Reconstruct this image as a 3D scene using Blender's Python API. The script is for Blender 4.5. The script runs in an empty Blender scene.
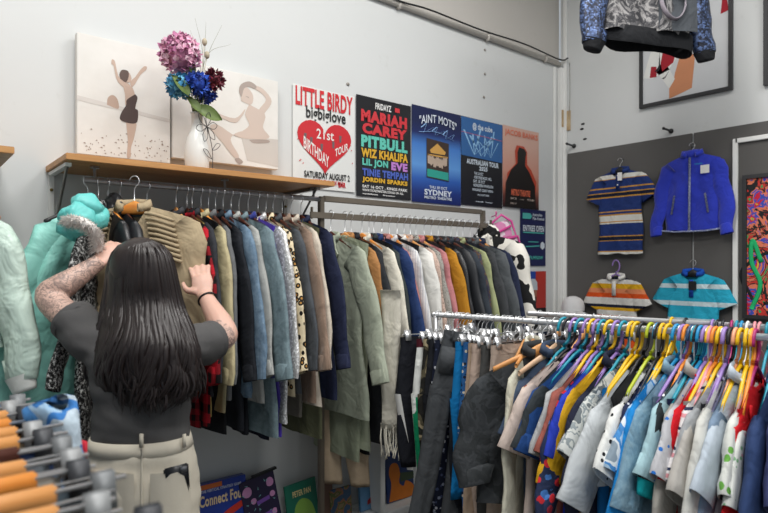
import bpy, bmesh, math, random
from mathutils import Vector, Matrix, noise
PI = math.pi
R = random.Random(7)
C = bpy.context.scene.collection
FPX = 589.0
CX, HY = 384.0, 264.5
YAW = math.radians(39.4)
CAMZ = 1.54
WA, WB = 2.85, 4.24            # planes of the long wall (y) and the board wall (x)
FWD = Vector((math.sin(YAW), math.cos(YAW), 0)); RGT = Vector((math.cos(YAW), -math.sin(YAW), 0)); UP = Vector((0, 0, 1))

def P(px, py, d):              # a measured point of the room: bearing, height and depth from the tripod
    return RGT * ((px - CX) / FPX * d) + FWD * d + UP * (CAMZ + (HY - py) / FPX * d)
def ray(px):
    return FWD + RGT * ((px - CX) / FPX)
def on_y(px, py, y):
    r = ray(px); return P(px, py, y / r.y)
def on_x(px, py, x):
    r = ray(px); return P(px, py, x / r.x)

def lin(h):
    if isinstance(h, tuple): return h
    h = h.lstrip('#'); v = [int(h[i:i+2], 16) / 255 for i in (0, 2, 4)]
    return tuple((c / 12.92 if c <= .04045 else ((c + .055) / 1.055) ** 2.4) for c in v) + (1,)

# ------------------------------------------------------------------ materials
_mc = {}
def mat(col, pat=None, cols=(), sc=1.0, rough=.85, bump=.25, metal=0.0, var=.12, bs=60, sheen=0.0, coat=0.0, alpha=None, trans=0.0, emit=0.0, spec=.5, crease=0.0):
    key = (col, pat, tuple(cols), sc, rough, bump, metal, var, bs, sheen, coat, alpha, trans, emit, spec, crease)
    if key in _mc: return _mc[key]
    m = bpy.data.materials.new((pat or 'plain') + '_' + str(len(_mc))); m.use_nodes = True
    nt = m.node_tree; N = nt.nodes; L = nt.links; b = N['Principled BSDF']
    def nd(t, **k):
        n = N.new(t)
        for a, v in k.items(): setattr(n, a, v)
        return n
    def mth(op, a, b_=None, c=None):
        n = nd('ShaderNodeMath', operation=op)
        for i, v in enumerate((a, b_, c)):
            if v is None: continue
            if isinstance(v, (int, float)): n.inputs[i].default_value = v
            else: L.new(v, n.inputs[i])
        return n.outputs[0]
    def mix(f, a, b_):
        n = nd('ShaderNodeMix', data_type='RGBA')
        for i, v in ((0, f), (6, a), (7, b_)):
            if isinstance(v, (int, float)): n.inputs[i].default_value = v
            elif isinstance(v, tuple): n.inputs[i].default_value = v
            else: L.new(v, n.inputs[i])
        return n.outputs[2]
    tc = nd('ShaderNodeTexCoord').outputs['Object']
    sp = nd('ShaderNodeSeparateXYZ'); L.new(tc, sp.inputs[0]); X, Y, Z = sp.outputs
    def noi(s, det=3, vec=None, rgh=.5):
        n = nd('ShaderNodeTexNoise'); n.inputs['Scale'].default_value = s; n.inputs['Detail'].default_value = det; n.inputs['Roughness'].default_value = rgh
        L.new(vec or tc, n.inputs['Vector']); return n
    def vor(s, feat='F1', rnd=1.0):
        n = nd('ShaderNodeTexVoronoi', feature=feat); n.inputs['Scale'].default_value = s; n.inputs['Randomness'].default_value = rnd
        L.new(tc, n.inputs['Vector']); return n
    def ramp(f, stops, const=True):
        n = nd('ShaderNodeValToRGB'); cr = n.color_ramp; cr.interpolation = 'CONSTANT' if const else 'LINEAR'
        while len(cr.elements) < len(stops): cr.elements.new(.5)
        for e, (p, c) in zip(cr.elements, stops): e.position = p; e.color = lin(c)
        L.new(f, n.inputs[0]); return n.outputs[0]
    c0 = lin(col); cs = [lin(c) for c in cols]
    out = c0; hgt = None; met = None
    if pat == 'stripes':        # cols = ((pos,col),...) given over one period sc
        f = mth('FRACT', mth('MULTIPLY', Z, 1 / sc)); out = ramp(f, cols)
    elif pat in ('range', 'grad'):        # bands over z from cols[0] to cols[1]
        z0, z1 = cols[0]; f = mth('DIVIDE', mth('SUBTRACT', Z, z0), z1 - z0); out = ramp(f, cols[1:], pat == 'range')
    elif pat == 'vstripes':
        f = mth('FRACT', mth('MULTIPLY', mth('ADD', X, Y), 1 / sc)); out = ramp(f, ((0, col), (.55, cols[0])))
    elif pat == 'plaid':
        a = mth('GREATER_THAN', mth('FRACT', mth('MULTIPLY', mth('ADD', X, Y), 1 / sc)), .5)
        c = mth('GREATER_THAN', mth('FRACT', mth('MULTIPLY', Z, 1 / sc)), .5)
        f = mth('MULTIPLY', mth('ADD', a, c), .5); out = mix(f, c0, cs[0])
    elif pat == 'blobs':        # cow, camouflage
        n = noi(sc, 2, rgh=.4)
        k = len(cols) + 1; st = [(0, col)] + [(.5 - .12 + .24 * (i + .5) / k if k > 2 else .5, c) for i, c in enumerate(cols)]
        out = ramp(n.outputs[0], st)
    elif pat == 'leopard':
        v = vor(sc); f1 = mth('LESS_THAN', v.outputs['Distance'], .42); f2 = mth('LESS_THAN', v.outputs['Distance'], .2)
        out = mix(f1, c0, cs[0]); out = mix(f2, out, cs[1])
    elif pat == 'dots':
        v = vor(sc, rnd=.8); out = mix(mth('LESS_THAN', v.outputs['Distance'], .22), c0, cs[0])
        if len(cs) > 1:
            v2 = vor(sc * .63, rnd=1); out = mix(mth('LESS_THAN', v2.outputs['Distance'], .2), out, cs[1])
    elif pat == 'sequin':
        v = vor(sc); s2 = nd('ShaderNodeSeparateColor'); L.new(v.outputs['Color'], s2.inputs[0])
        out = mix(mth('POWER', s2.outputs[0], 2.5), c0, cs[0]); hgt = s2.outputs[1]
    elif pat == 'speck':
        n = noi(sc, 4, rgh=.8); out = ramp(n.outputs[0], ((0, col), (.42, col), (.58, cols[0])), False) if len(cols) == 1 else ramp(n.outputs[0], ((.36, col), (.5, cols[0]), (.62, cols[1])), False)
    elif pat == 'floral':
        v = vor(sc); s2 = nd('ShaderNodeSeparateColor'); L.new(v.outputs['Color'], s2.inputs[0])
        inn = mth('LESS_THAN', mth('ADD', v.outputs['Distance'], mth('MULTIPLY', noi(sc * 3).outputs[0], .3)), .55)
        k = len(cols); st = [(i / k, c) for i, c in enumerate(cols)]
        out = mix(inn, c0, ramp(s2.outputs[0], st))
    elif pat == 'melange':
        n = noi(sc, 4, rgh=.7); out = ramp(n.outputs[0], ((.35, col), (.65, cols[0])), False)
    elif pat == 'wood':
        mp = nd('ShaderNodeMapping'); mp.inputs['Scale'].default_value = (1.5 * sc, 30 * sc, 30 * sc); L.new(tc, mp.inputs[0])
        n = noi(1.5, 4, mp.outputs[0], .6); out = ramp(n.outputs[0], ((.3, col), (.7, cols[0])), False)
    elif pat == 'paint':
        n = noi(1.3, 5, rgh=.6); n2 = noi(9, 5, rgh=.7); f = mth('MULTIPLY', mth('MAXIMUM', mth('SUBTRACT', n2.outputs[0], .62), 0.0), 1.6)
        out = mix(f, mix(n.outputs[0], c0, cs[0]), cs[1])
    elif pat == 'ink':
        w = noi(sc * .8, 2); v2 = noi(sc * .45, 3); v2.inputs['Distortion'].default_value = 1.0
        f = mth('LESS_THAN', mth('ABSOLUTE', mth('SUBTRACT', mth('FRACT', mth('MULTIPLY', w.outputs[0], 7)), .5)), .11); g = mth('LESS_THAN', mth('ABSOLUTE', mth('SUBTRACT', mth('FRACT', mth('MULTIPLY', v2.outputs[0], 6)), .5)), .09)
        sh = mth('MULTIPLY', mth('GREATER_THAN', v2.outputs[0], .53), .3)
        out = mix(mth('MAXIMUM', mth('MULTIPLY', mth('MAXIMUM', f, g), .6), sh), c0, cs[0])
    elif pat == 'swirl':
        n = noi(sc * .35, 4, rgh=.55); n.inputs['Distortion'].default_value = 2.2
        k = len(cols); st = [(.28 + .44 * i / k, c) for i, c in enumerate(cols)]; out = ramp(n.outputs[0], st)
    elif pat == 'hair':
        mp = nd('ShaderNodeMapping'); mp.inputs['Scale'].default_value = (160, 160, 4); L.new(tc, mp.inputs[0])
        n = noi(1.0, 3, mp.outputs[0], .6); out = mix(n.outputs[0], c0, cs[0])
    if var and pat not in ('paint',):
        n = noi(7, 3)
        k = mth('MULTIPLY_ADD', n.outputs[0], 2 * var, 1 - var)
        h = nd('ShaderNodeHueSaturation'); L.new(k, h.inputs['Value'])
        if isinstance(out, tuple): h.inputs['Color'].default_value = out
        else: L.new(out, h.inputs['Color'])
        out = h.outputs[0]
    if isinstance(out, tuple): b.inputs['Base Color'].default_value = out
    else: L.new(out, b.inputs['Base Color'])
    b.inputs['Roughness'].default_value = rough; b.inputs['Metallic'].default_value = metal
    b.inputs['Specular IOR Level'].default_value = spec
    if sheen: b.inputs['Sheen Weight'].default_value = sheen
    if coat: b.inputs['Coat Weight'].default_value = coat
    if trans: b.inputs['Transmission Weight'].default_value = trans
    if alpha is not None: b.inputs['Alpha'].default_value = alpha
    if emit: b.inputs['Emission Color'].default_value = c0; b.inputs['Emission Strength'].default_value = emit
    if bump:
        bp = nd('ShaderNodeBump'); bp.inputs['Strength'].default_value = bump; bp.inputs['Distance'].default_value = .004
        if hgt is None: hgt = noi(bs, 5, rgh=.65).outputs[0]
        L.new(hgt, bp.inputs['Height']); L.new(bp.outputs[0], b.inputs['Normal'])
        if crease:
            mp2 = nd('ShaderNodeMapping'); mp2.inputs['Scale'].default_value = (1.0, 1.0, .8); L.new(tc, mp2.inputs[0])
            n3 = noi(9, 3, mp2.outputs[0], .55); n3.inputs['Distortion'].default_value = .6; b2 = nd('ShaderNodeBump'); b2.inputs['Strength'].default_value = crease; b2.inputs['Distance'].default_value = .03
            L.new(n3.outputs[0], b2.inputs['Height']); L.new(b2.outputs[0], bp.inputs['Normal'])
    _mc[key] = m; return m

def fab(col, **k):
    k.setdefault('spec', .25); k.setdefault('crease', .7)
    k.setdefault('bump', .35); k.setdefault('bs', 26); return mat(col, **k)
CHROME = mat('#d9dadb', rough=.3, metal=.75, bump=0, var=0)
DULL = mat('#9a9894', rough=.4, metal=.8, bump=0, var=.05)
BLACKP = mat('#17181a', rough=.45, bump=0, var=0)
WOOD = mat('#b07a44', 'wood', ('#c8955c',), rough=.5, bump=.05)
WOODH = mat('#c98748', 'wood', ('#dda468',), rough=.4, bump=.03)
WOODD = mat('#3a1d16', 'wood', ('#5a2f22',), rough=.35, bump=.03)
WOODO = mat('#d07a2c', 'wood', ('#e09a4c',), rough=.4, bump=.03)
WHITEP = mat('#e6e6e3', rough=.5, bump=.03, var=.03)

# ------------------------------------------------------------------ mesh helpers
def obj(name, bm, m, parent=None, smooth=True, **props):
    me = bpy.data.meshes.new(name)
    if isinstance(bm, bmesh.types.BMesh):
        bm.to_mesh(me); bm.free()
    else: me = bm
    for x in (m if isinstance(m, (list, tuple)) else [m]): me.materials.append(x)
    if smooth:
        for p in me.polygons: p.use_smooth = True
    o = bpy.data.objects.new(name, me); C.objects.link(o)
    if parent: o.parent = parent
    for k, v in props.items(): o[k] = v
    return o
def thing(name, label, cat, loc=(0, 0, 0), rz=0, group=None, rx=0, ry=0):
    o = bpy.data.objects.new(name, None); C.objects.link(o); o.location = loc; o.rotation_euler = (rx, ry, rz)
    o.empty_display_size = .05
    o['label'] = label; o['category'] = cat
    if group: o['group'] = group
    return o
def tag(o, label, cat, group=None):
    o['label'] = label; o['category'] = cat
    if group: o['group'] = group
    return o
def struct(name, bm, m, smooth=False, parent=None):
    o = obj(name, bm, m, parent, smooth); o['kind'] = 'structure'; return o
def box(bm, c, s, mi=0, rot=None, bev=0):
    r = bmesh.ops.create_cube(bm, size=1); vs = r['verts']
    M = Matrix.Translation(Vector(c)) @ (rot.to_4x4() if rot else Matrix()) @ Matrix.Diagonal((s[0], s[1], s[2], 1))
    bmesh.ops.transform(bm, matrix=M, verts=vs)
    fs = {f for v in vs for f in v.link_faces}
    for f in fs: f.material_index = mi
    if bev:
        es = {e for v in vs for e in v.link_edges}
        r = bmesh.ops.bevel(bm, geom=list(es), offset=bev, segments=2, affect='EDGES')
        for f in r['faces']: f.material_index = mi
    return vs
def B(): return bmesh.new()
def boxes(lst, bev=0):
    bm = B()
    for c, s in lst: box(bm, c, s, bev=bev)
    return bm
def loft(bm, rings, cap0=False, cap1=False, close=True, mi=0):
    rv = [[bm.verts.new(p) for p in r] for r in rings]
    n = len(rv[0])
    for a, b in zip(rv, rv[1:]):
        for i in range(n if close else n - 1):
            j = (i + 1) % n
            try: f = bm.faces.new((a[i], a[j], b[j], b[i])); f.material_index = mi
            except ValueError: pass
    for cap, r in ((cap0, rv[0]), (cap1, rv[-1])):
        if cap:
            f = bm.faces.new(r); f.material_index = mi
    return rv
def ell(c, a, b, ra, rb, n=12, pw=1.0):
    out = []
    for i in range(n):
        t = 2 * PI * i / n; ct, st = math.cos(t), math.sin(t)
        out.append(Vector(c) + a * (ra * math.copysign(abs(ct) ** pw, ct)) + b * (rb * math.copysign(abs(st) ** pw, st)))
    return out
def tube(bm, pts, rad, n=8, flat=1.0, side=None, cap=True, mi=0):
    pts = [Vector(p) for p in pts]; m = len(pts)
    if isinstance(rad, (int, float)): rad = [rad] * m
    T = [(pts[min(i + 1, m - 1)] - pts[max(i - 1, 0)]).normalized() for i in range(m)]
    a = side.copy() if side is not None else T[0].orthogonal()
    rings = []
    for i in range(m):
        a = (a - T[i] * a.dot(T[i]))
        if a.length < 1e-6: a = T[i].orthogonal()
        a.normalize(); b = T[i].cross(a)
        rings.append(ell(pts[i], a, b, rad[i], rad[i] * flat, n))
    loft(bm, rings, cap, cap, mi=mi)
def spline(pts, k=6):
    pts = [Vector(p) for p in pts]; out = []
    q = [2 * pts[0] - pts[1]] + pts + [2 * pts[-1] - pts[-2]]
    for i in range(1, len(q) - 2):
        for j in range(k):
            t = j / k
            out.append(.5 * ((2 * q[i]) + (q[i+1] - q[i-1]) * t + (2*q[i-1] - 5*q[i] + 4*q[i+1] - q[i+2]) * t*t + (3*q[i] - q[i-1] - 3*q[i+1] + q[i+2]) * t**3))
    out.append(pts[-1]); return out
def blob(bm, c, r, seg=12, mi=0, rot=None):
    rs = bmesh.ops.create_uvsphere(bm, u_segments=seg, v_segments=max(6, seg * 2 // 3), radius=1); vs = rs['verts']
    r = (r, r, r) if isinstance(r, (int, float)) else r
    bmesh.ops.transform(bm, matrix=Matrix.Translation(Vector(c)) @ (rot.to_4x4() if rot else Matrix()) @ Matrix.Diagonal((*r, 1)), verts=vs)
    for v in vs:
        for f in v.link_faces: f.material_index = mi
    return vs
def poly(bm, pts, y, mi=0, th=0):
    """a flat outline in the local xz plane, standing at local y"""
    vs = [bm.verts.new((p[0], y, p[1])) for p in pts]
    f = bm.faces.new(vs); f.material_index = mi; f.normal_update()
    if f.normal.y > 0: f.normal_flip()
    if len(vs) > 4: bmesh.ops.triangulate(bm, faces=[f])
_tc = {}
def text_mesh(s, bold=0.0):
    if (s, bold) in _tc: return _tc[(s, bold)]
    cu = bpy.data.curves.new('t', 'FONT'); cu.body = s; cu.offset = bold; cu.resolution_u = 3; cu.space_character = 1.0 + bold * 2
    o = bpy.data.objects.new('t', cu); me = bpy.data.meshes.new_from_object(o)
    bpy.data.objects.remove(o); bpy.data.curves.remove(cu); _tc[(s, bold)] = me; return me
def text(bm, s, x0, z0, x1, z1, y, mi=0, bold=.02, fn=None):
    """lettering fitted into the rectangle, in the local xz plane at local y"""
    me = text_mesh(s, bold)
    if not me.vertices: return
    xs = [v.co.x for v in me.vertices]; ys = [v.co.y for v in me.vertices]
    ax, bx, ay, by = min(xs), max(xs), min(ys), max(ys)
    vs = []
    for v in me.vertices:
        u = (v.co.x - ax) / max(1e-6, bx - ax); w = (v.co.y - ay) / max(1e-6, by - ay)
        p = (x0 + u * (x1 - x0), z0 + w * (z1 - z0))
        if fn: p = fn(u, w, p)
        vs.append(bm.verts.new((p[0], y, p[1])))
    for p in me.polygons:
        try: f = bm.faces.new([vs[i] for i in p.vertices]); f.material_index = mi
        except ValueError: pass

# ------------------------------------------------------------------ the room
bm = B(); box(bm, (1.0, 0, -.05), (6.6, 5.8, .1)); struct('floor', bm, mat('#5e5b56', 'paint', ('#545049', '#45423d'), rough=.5))
WALLP = mat('#d2d4d3', 'paint', ('#cacccb', '#aeaca6'), rough=.65, bump=.05, bs=20)
UPPER = mat('#c3bfb9', 'paint', ('#bbb7b0', '#a29d95'), rough=.8, bump=.1, bs=20)
bm = B(); box(bm, (.97, WA + .05, 1.55), (6.54, .1, 3.3)); struct('wall_left', bm, WALLP)
bm = B(); box(bm, (.97, WA + .065, 3.7), (6.54, .1, 1.0)); struct('wall_left_upper', bm, UPPER)
bm = B(); box(bm, (WB + .05, -.05, 2.1), (.1, 5.8, 4.2)); struct('wall_right', bm, WALLP)
bm = B(); box(bm, (1.0, 0, 4.25), (6.6, 5.8, .1)); struct('ceiling', bm, mat('#d8d8d5', rough=.9))
BOARD = mat('#5c5a58', 'paint', ('#545250', '#6a6866'), rough=.75, bump=.05)
bm = B()
box(bm, (WB - .008, 2.285, 1.223), (.016, .98, 2.446)); box(bm, (WB - .008, .35, 1.223), (.016, 2.86, 2.446))
o = struct('trim_1', bm, BOARD)
# corner trims and boxed column
bm = B(); box(bm, (4.145, WA - .008, 1.58), (.028, .016, 3.16), bev=.004); box(bm, (4.215, WA - .02, 1.58), (.05, .04, 3.16), bev=.006)
struct('trim_2', bm, WHITEP)
bm = B(); box(bm, (WB - .01, 2.80, 2.2), (.02, .03, 3.96), bev=.004); struct('trim_3', bm, WHITEP)
bm = B(); box(bm, (WB - .004, 2.79, 2.72), (.014, .07, .16)); box(bm, (4.215, WA - .041, 2.74), (.04, .004, .14)); struct('trim_4', bm, mat('#a98a63', 'melange', ('#c5b08e',), sc=9))
# white door-like surround with a dark panel on the board wall
bm = B(); box(bm, (WB - .026, 1.515, 1.18), (.02, .03, 2.36), bev=.003); box(bm, (WB - .026, .55, 2.345), (.02, 1.93, .03), bev=.003)
struct('trim_5', bm, WHITEP)
bm = B(); box(bm, (.97, WA - .008, .05), (6.5, .016, .1), bev=.003); struct('baseboard_left', bm, WHITEP)
# conduit with its cable
cz = 3.19
bm = B(); tube(bm, [(-1, WA - .02, cz), (4.2, WA - .02, cz)], .017, 10)
for x in (-.2, .8, 1.9, 2.45, 3.3, 4.0): box(bm, (x, WA - .018, cz), (.02, .04, .05), bev=.003)
c = obj('wall_conduit', bm, mat('#c7c2ba', rough=.6, bump=.1)); tag(c, 'pale painted conduit pipe running high along the long white wall', 'pipe')
bm = B(); tube(bm, spline([(-1, WA - .03, cz + .03), (1.6, WA - .03, cz + .032), (2.0, WA - .035, cz + .05), (2.4, WA - .042, cz + .012), (2.7, WA - .04, cz + .03), (3.2, WA - .04, cz + .025), (3.7, WA - .045, cz + .04), (4.15, WA - .05, cz + .02), (4.2, WA - .1, cz + .03)]), .006, 6)
c = obj('black_cable', bm, BLACKP); tag(c, 'thin dark cable draped along the pale conduit pipe', 'cable')
bm = B(); tube(bm, spline([(WB - .01, 2.76, cz), (WB - .012, 2.755, 2.95), (WB - .01, 2.765, 2.75)]), .003, 5)
tag(obj('cable', bm, DULL), 'thin grey cable drooping beside the room corner above the board', 'cable')
# black pegs and marks in the board wall
def peg(px, py, lab, l=.07):
    p = on_x(px, py, WB - .005); t = thing('wall_peg', lab, 'peg', p)
    bm = B(); tube(bm, [(0, 0, 0), (-l, .02, .012)], .008, 8); obj('rod', bm, BLACKP, t)
    bm = B(); blob(bm, (0, 0, 0), .018, 10); blob(bm, (-l, .02, .012), .011, 8); obj('knob', bm, BLACKP, t)
peg(574, 146, 'black peg on the white wall just above the corner of the grey board')
peg(671, 131, 'black peg sticking out between the sneaker picture and the blue fleece jacket')
for px, py, w in ((583, 124, 'upper'), (582, 129, 'middle'), (585, 139, 'lower')):
    p = on_x(px, py, WB); bm = B(); box(bm, (0, 0, 0), (.012, .03, .014), bev=.003)
    o = obj('wall_plug', bm, BLACKP); o.location = p; tag(o, w + ' one of three small black plugs in the wall above the grey board', 'wall plug', 'black wall plugs')
for i, (px, py) in enumerate(((485, 50), (485, 74), (484, 97), (348, 84))):
    p = on_y(px, py, WA - .003); bm = B(); blob(bm, (0, 0, 0), (.012, .004, .01), 8)
    o = obj('wall_screw', bm, mat('#8d8880', rough=.5)); o.location = p
    tag(o, ('screw head in white wall, highest of the column near the corner', 'screw head in white wall, middle of the column near the corner', 'screw head in white wall, lowest of the column, above the crowd-lights poster', 'screw head in white wall just above the red heart poster')[i], 'screw', 'screws in the white wall')
# ceiling lamps
for i, (x, y) in enumerate(((.2, 1.35), (2.2, 1.35), (.5, -.7), (2.7, -.5))):
    bm = B(); box(bm, (x, y, 4.17), (1.3, .3, .05), bev=.01); o = obj('ceiling_lamp', bm, mat('#ffffff', emit=1.5, bump=0))
    tag(o, 'long white ceiling lamp above the shop racks', 'lamp', 'ceiling lamps')
    ld = bpy.data.lights.new('lamp_light', 'AREA'); ld.shape = 'RECTANGLE'; ld.size = 1.3; ld.size_y = .5; ld.energy = (58, 40, 55, 45)[i]; ld.color = (1.0, .985, .96)
    lo = bpy.data.objects.new('lamp_light', ld); C.objects.link(lo); lo.location = (x, y, 4.13)
w = bpy.data.worlds.new('daylight'); bpy.context.scene.world = w; w.use_nodes = True
w.node_tree.nodes['Background'].inputs[0].default_value = (.86, .93, 1.0, 1); w.node_tree.nodes['Background'].inputs[1].default_value = .45

# ------------------------------------------------------------------ shelf over the coat rail
SZ = 1.958; SY = 2.45
def shelf(x0, x1, lab):
    t = thing('wall_shelf', lab, 'shelf', ((x0 + x1) / 2, WA, SZ))
    hx = (x1 - x0) / 2; d = WA - SY
    bm = B(); box(bm, (0, -d / 2, -.0125), (2 * hx, d, .025), bev=.002)
    obj('board', bm, WOOD, t, False)
    for sx in (-hx + .02, hx - .06):
        bm = B(); box(bm, (sx, -.006, -.24), (.022, .012, .46)); box(bm, (sx, -d * .45, -.034), (.022, d * .8, .014)); b = obj('bracket', bm, WHITEP if sx < 0 else DULL, t, False)
        bm = B(); tube(bm, [(sx, -d * .8, -.035), (sx, -.015, -.33)], .006, 6); obj('brace', bm, DULL, b)
        bm = B(); blob(bm, (sx, -.014, -.42), .007, 8); blob(bm, (sx, -.014, -.1), .007, 8); obj('screw', bm, mat('#8a7a4c', rough=.4, metal=.8), b)
    return t
t = shelf(.478, 1.693, 'light wooden wall shelf holding the canvases and the flower vase')
RA_Y, RA_Z = 2.55, 1.875
rl = thing('clothes_rail', 'chrome clothes rail hanging under the light wooden wall shelf', 'rail', (1.07, RA_Y, RA_Z))
bm = B(); tube(bm, [(-.51, 0, 0), (.6, 0, 0)], .0125, 12); obj('tube', bm, CHROME, rl)
for x in (-.47, .08, .56):
    bm = B(); tube(bm, [(x, 0, .0), (x, 0, SZ - .03 - RA_Z)], .006, 8); tube(bm, [(x, 0, SZ - .034 - RA_Z), (x, 0, SZ - .026 - RA_Z)], .018, 10); obj('hanging_post', bm, CHROME, rl)
shelf(-1.4, .314, 'second wooden wall shelf, only its end showing at the edge of the room')
# rail 2 with its rectangular frame
R2Y, R2Z = 2.55, 1.79
f2 = thing('rail_frame', 'brushed metal rectangular clothes frame standing against the white wall', 'clothes rack', (2.3, R2Y, 0))
FM = mat('#7d7468', rough=.45, metal=.6, bump=.05)
bm = B(); box(bm, (-.625, 0, .945), (.028, .028, 1.89), bev=.003); obj('post', bm, FM, f2, False)
bm = B(); box(bm, (.625, 0, .945), (.028, .028, 1.89), bev=.003); obj('post', bm, FM, f2, False)
bm = B(); box(bm, (0, 0, 1.88), (1.22, .022, .03), bev=.003); obj('top_bar', bm, FM, f2, False)
bm = B(); box(bm, (-.01, -.03, R2Z), (1.4, .012, .032), bev=.002); obj('hanging_bar', bm, FM, f2, False)
for x in (-.7, .67):
    bm = B(); box(bm, (x, -.03, R2Z + .01), (.01, .014, .06), bev=.002); obj('end_stop', bm, FM, f2, False)
for x in (-.625, .625):
    bm = B(); box(bm, (x, 0, .015), (.06, .4, .03), bev=.004); obj('foot', bm, FM, f2, False)
# ------------------------------------------------------------------ hangers and garments
def arc(c, rx, rz, a0, a1, n=14):
    return [Vector((c[0] + rx * math.cos(math.radians(a0 + (a1 - a0) * i / n)), 0, c[1] + rz * math.sin(math.radians(a0 + (a1 - a0) * i / n)))) for i in range(n + 1)]
_hm = {}
def mesh_once(key, fn):
    if key not in _hm:
        bm = fn(); me = bpy.data.meshes.new(key[0]); bm.to_mesh(me); bm.free()
        for p in me.polygons: p.use_smooth = True
        _hm[key] = me
    return _hm[key]
def sobj(name, me, m, parent):
    """object on shared mesh data; the material sits on the object"""
    if not me.materials: me.materials.append(None)
    o = bpy.data.objects.new(name, me); C.objects.link(o); o.parent = parent
    o.material_slots[0].link = 'OBJECT'; o.material_slots[0].material = m
    return o
def hook_wire(drop):
    def f():
        bm = B(); p = [Vector((0, 0, -drop)), Vector((0, 0, -.035))] + arc((0, -.006), .0195, .0205, -90, 175)[1:]
        p[1] = Vector((0, 0, -.04)); tube(bm, p, .0019, 6); return bm
    return mesh_once(('hook', drop), f)
def hanger(kind, loc, rz, lab, group, drop=.085, hw=.19, m=None, ry=0):
    t = thing('clothes_hanger', lab, 'hanger', loc, rz, group, ry=ry)
    if kind == 'wood':
        sobj('hook', hook_wire(drop), CHROME, t)
        def f():
            bm = B(); rings = []
            for i in range(-8, 9):
                s = i / 8; x = s * (hw - .015); z = -drop - .026 - .066 * abs(s) ** 1.3; h = .014 + .014 * math.exp(-(s * 5) ** 2) - .005 * abs(s)
                rings.append(ell((x, 0, z), Vector((0, 0, 1)), Vector((0, 1, 0)), h, .0065, 8, .8))
            loft(bm, rings, True, True); return bm
        sobj('arms', mesh_once(('arms', drop, hw), f), m or WOODH, t)
    elif kind == 'kids':
        def f():
            bm = B(); tube(bm, arc((0, -.032), .029, .046, -88, 178, 18) , .0052, 8); return bm
        sobj('hook', mesh_once(('khook',), f), m, t)
        def g():
            bm = B(); zt = -.078
            tube(bm, [(0, 0, zt), (0, 0, zt - .02)], .0055, 8)
            pts = [Vector((0, 0, zt - .012)), Vector((.03, 0, zt - .028)), Vector((hw - .025, 0, zt - .105)), Vector((hw - .01, 0, zt - .125)), Vector((hw - .022, 0, zt - .135)), Vector((0, 0, zt - .135))]
            pts += [Vector((-p.x, 0, p.z)) for p in pts[-2::-1]]
            tube(bm, pts, .0055, 8, cap=False); return bm
        sobj('frame', mesh_once(('kframe', hw), g), m, t)
    elif kind == 'clip':
        sobj('hook', hook_wire(drop), CHROME, t)
        def f():
            bm = B(); tube(bm, [(-hw, 0, -drop), (hw, 0, -drop)], .0028, 6); tube(bm, [(-.03, 0, -drop), (0, 0, -drop + .025), (.03, 0, -drop)], .002, 6); return bm
        sobj('bar', mesh_once(('bar', drop, hw), f), CHROME, t)
        for s in (-1, 1):
            def g():
                bm = B(); x = s * (hw - .025)
                for q in (-1, 1):
                    box(bm, (x, q * .009, -drop - .002), (.03, .002, .05), rot=Matrix.Rotation(q * .28, 3, 'X'), bev=.0008)
                tube(bm, [(x - .014, 0, -drop + .004), (x + .014, 0, -drop + .004)], .006, 8); return bm
            sobj('clip', mesh_once(('clip', drop, hw, s), g), CHROME, t)
    return t

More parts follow.
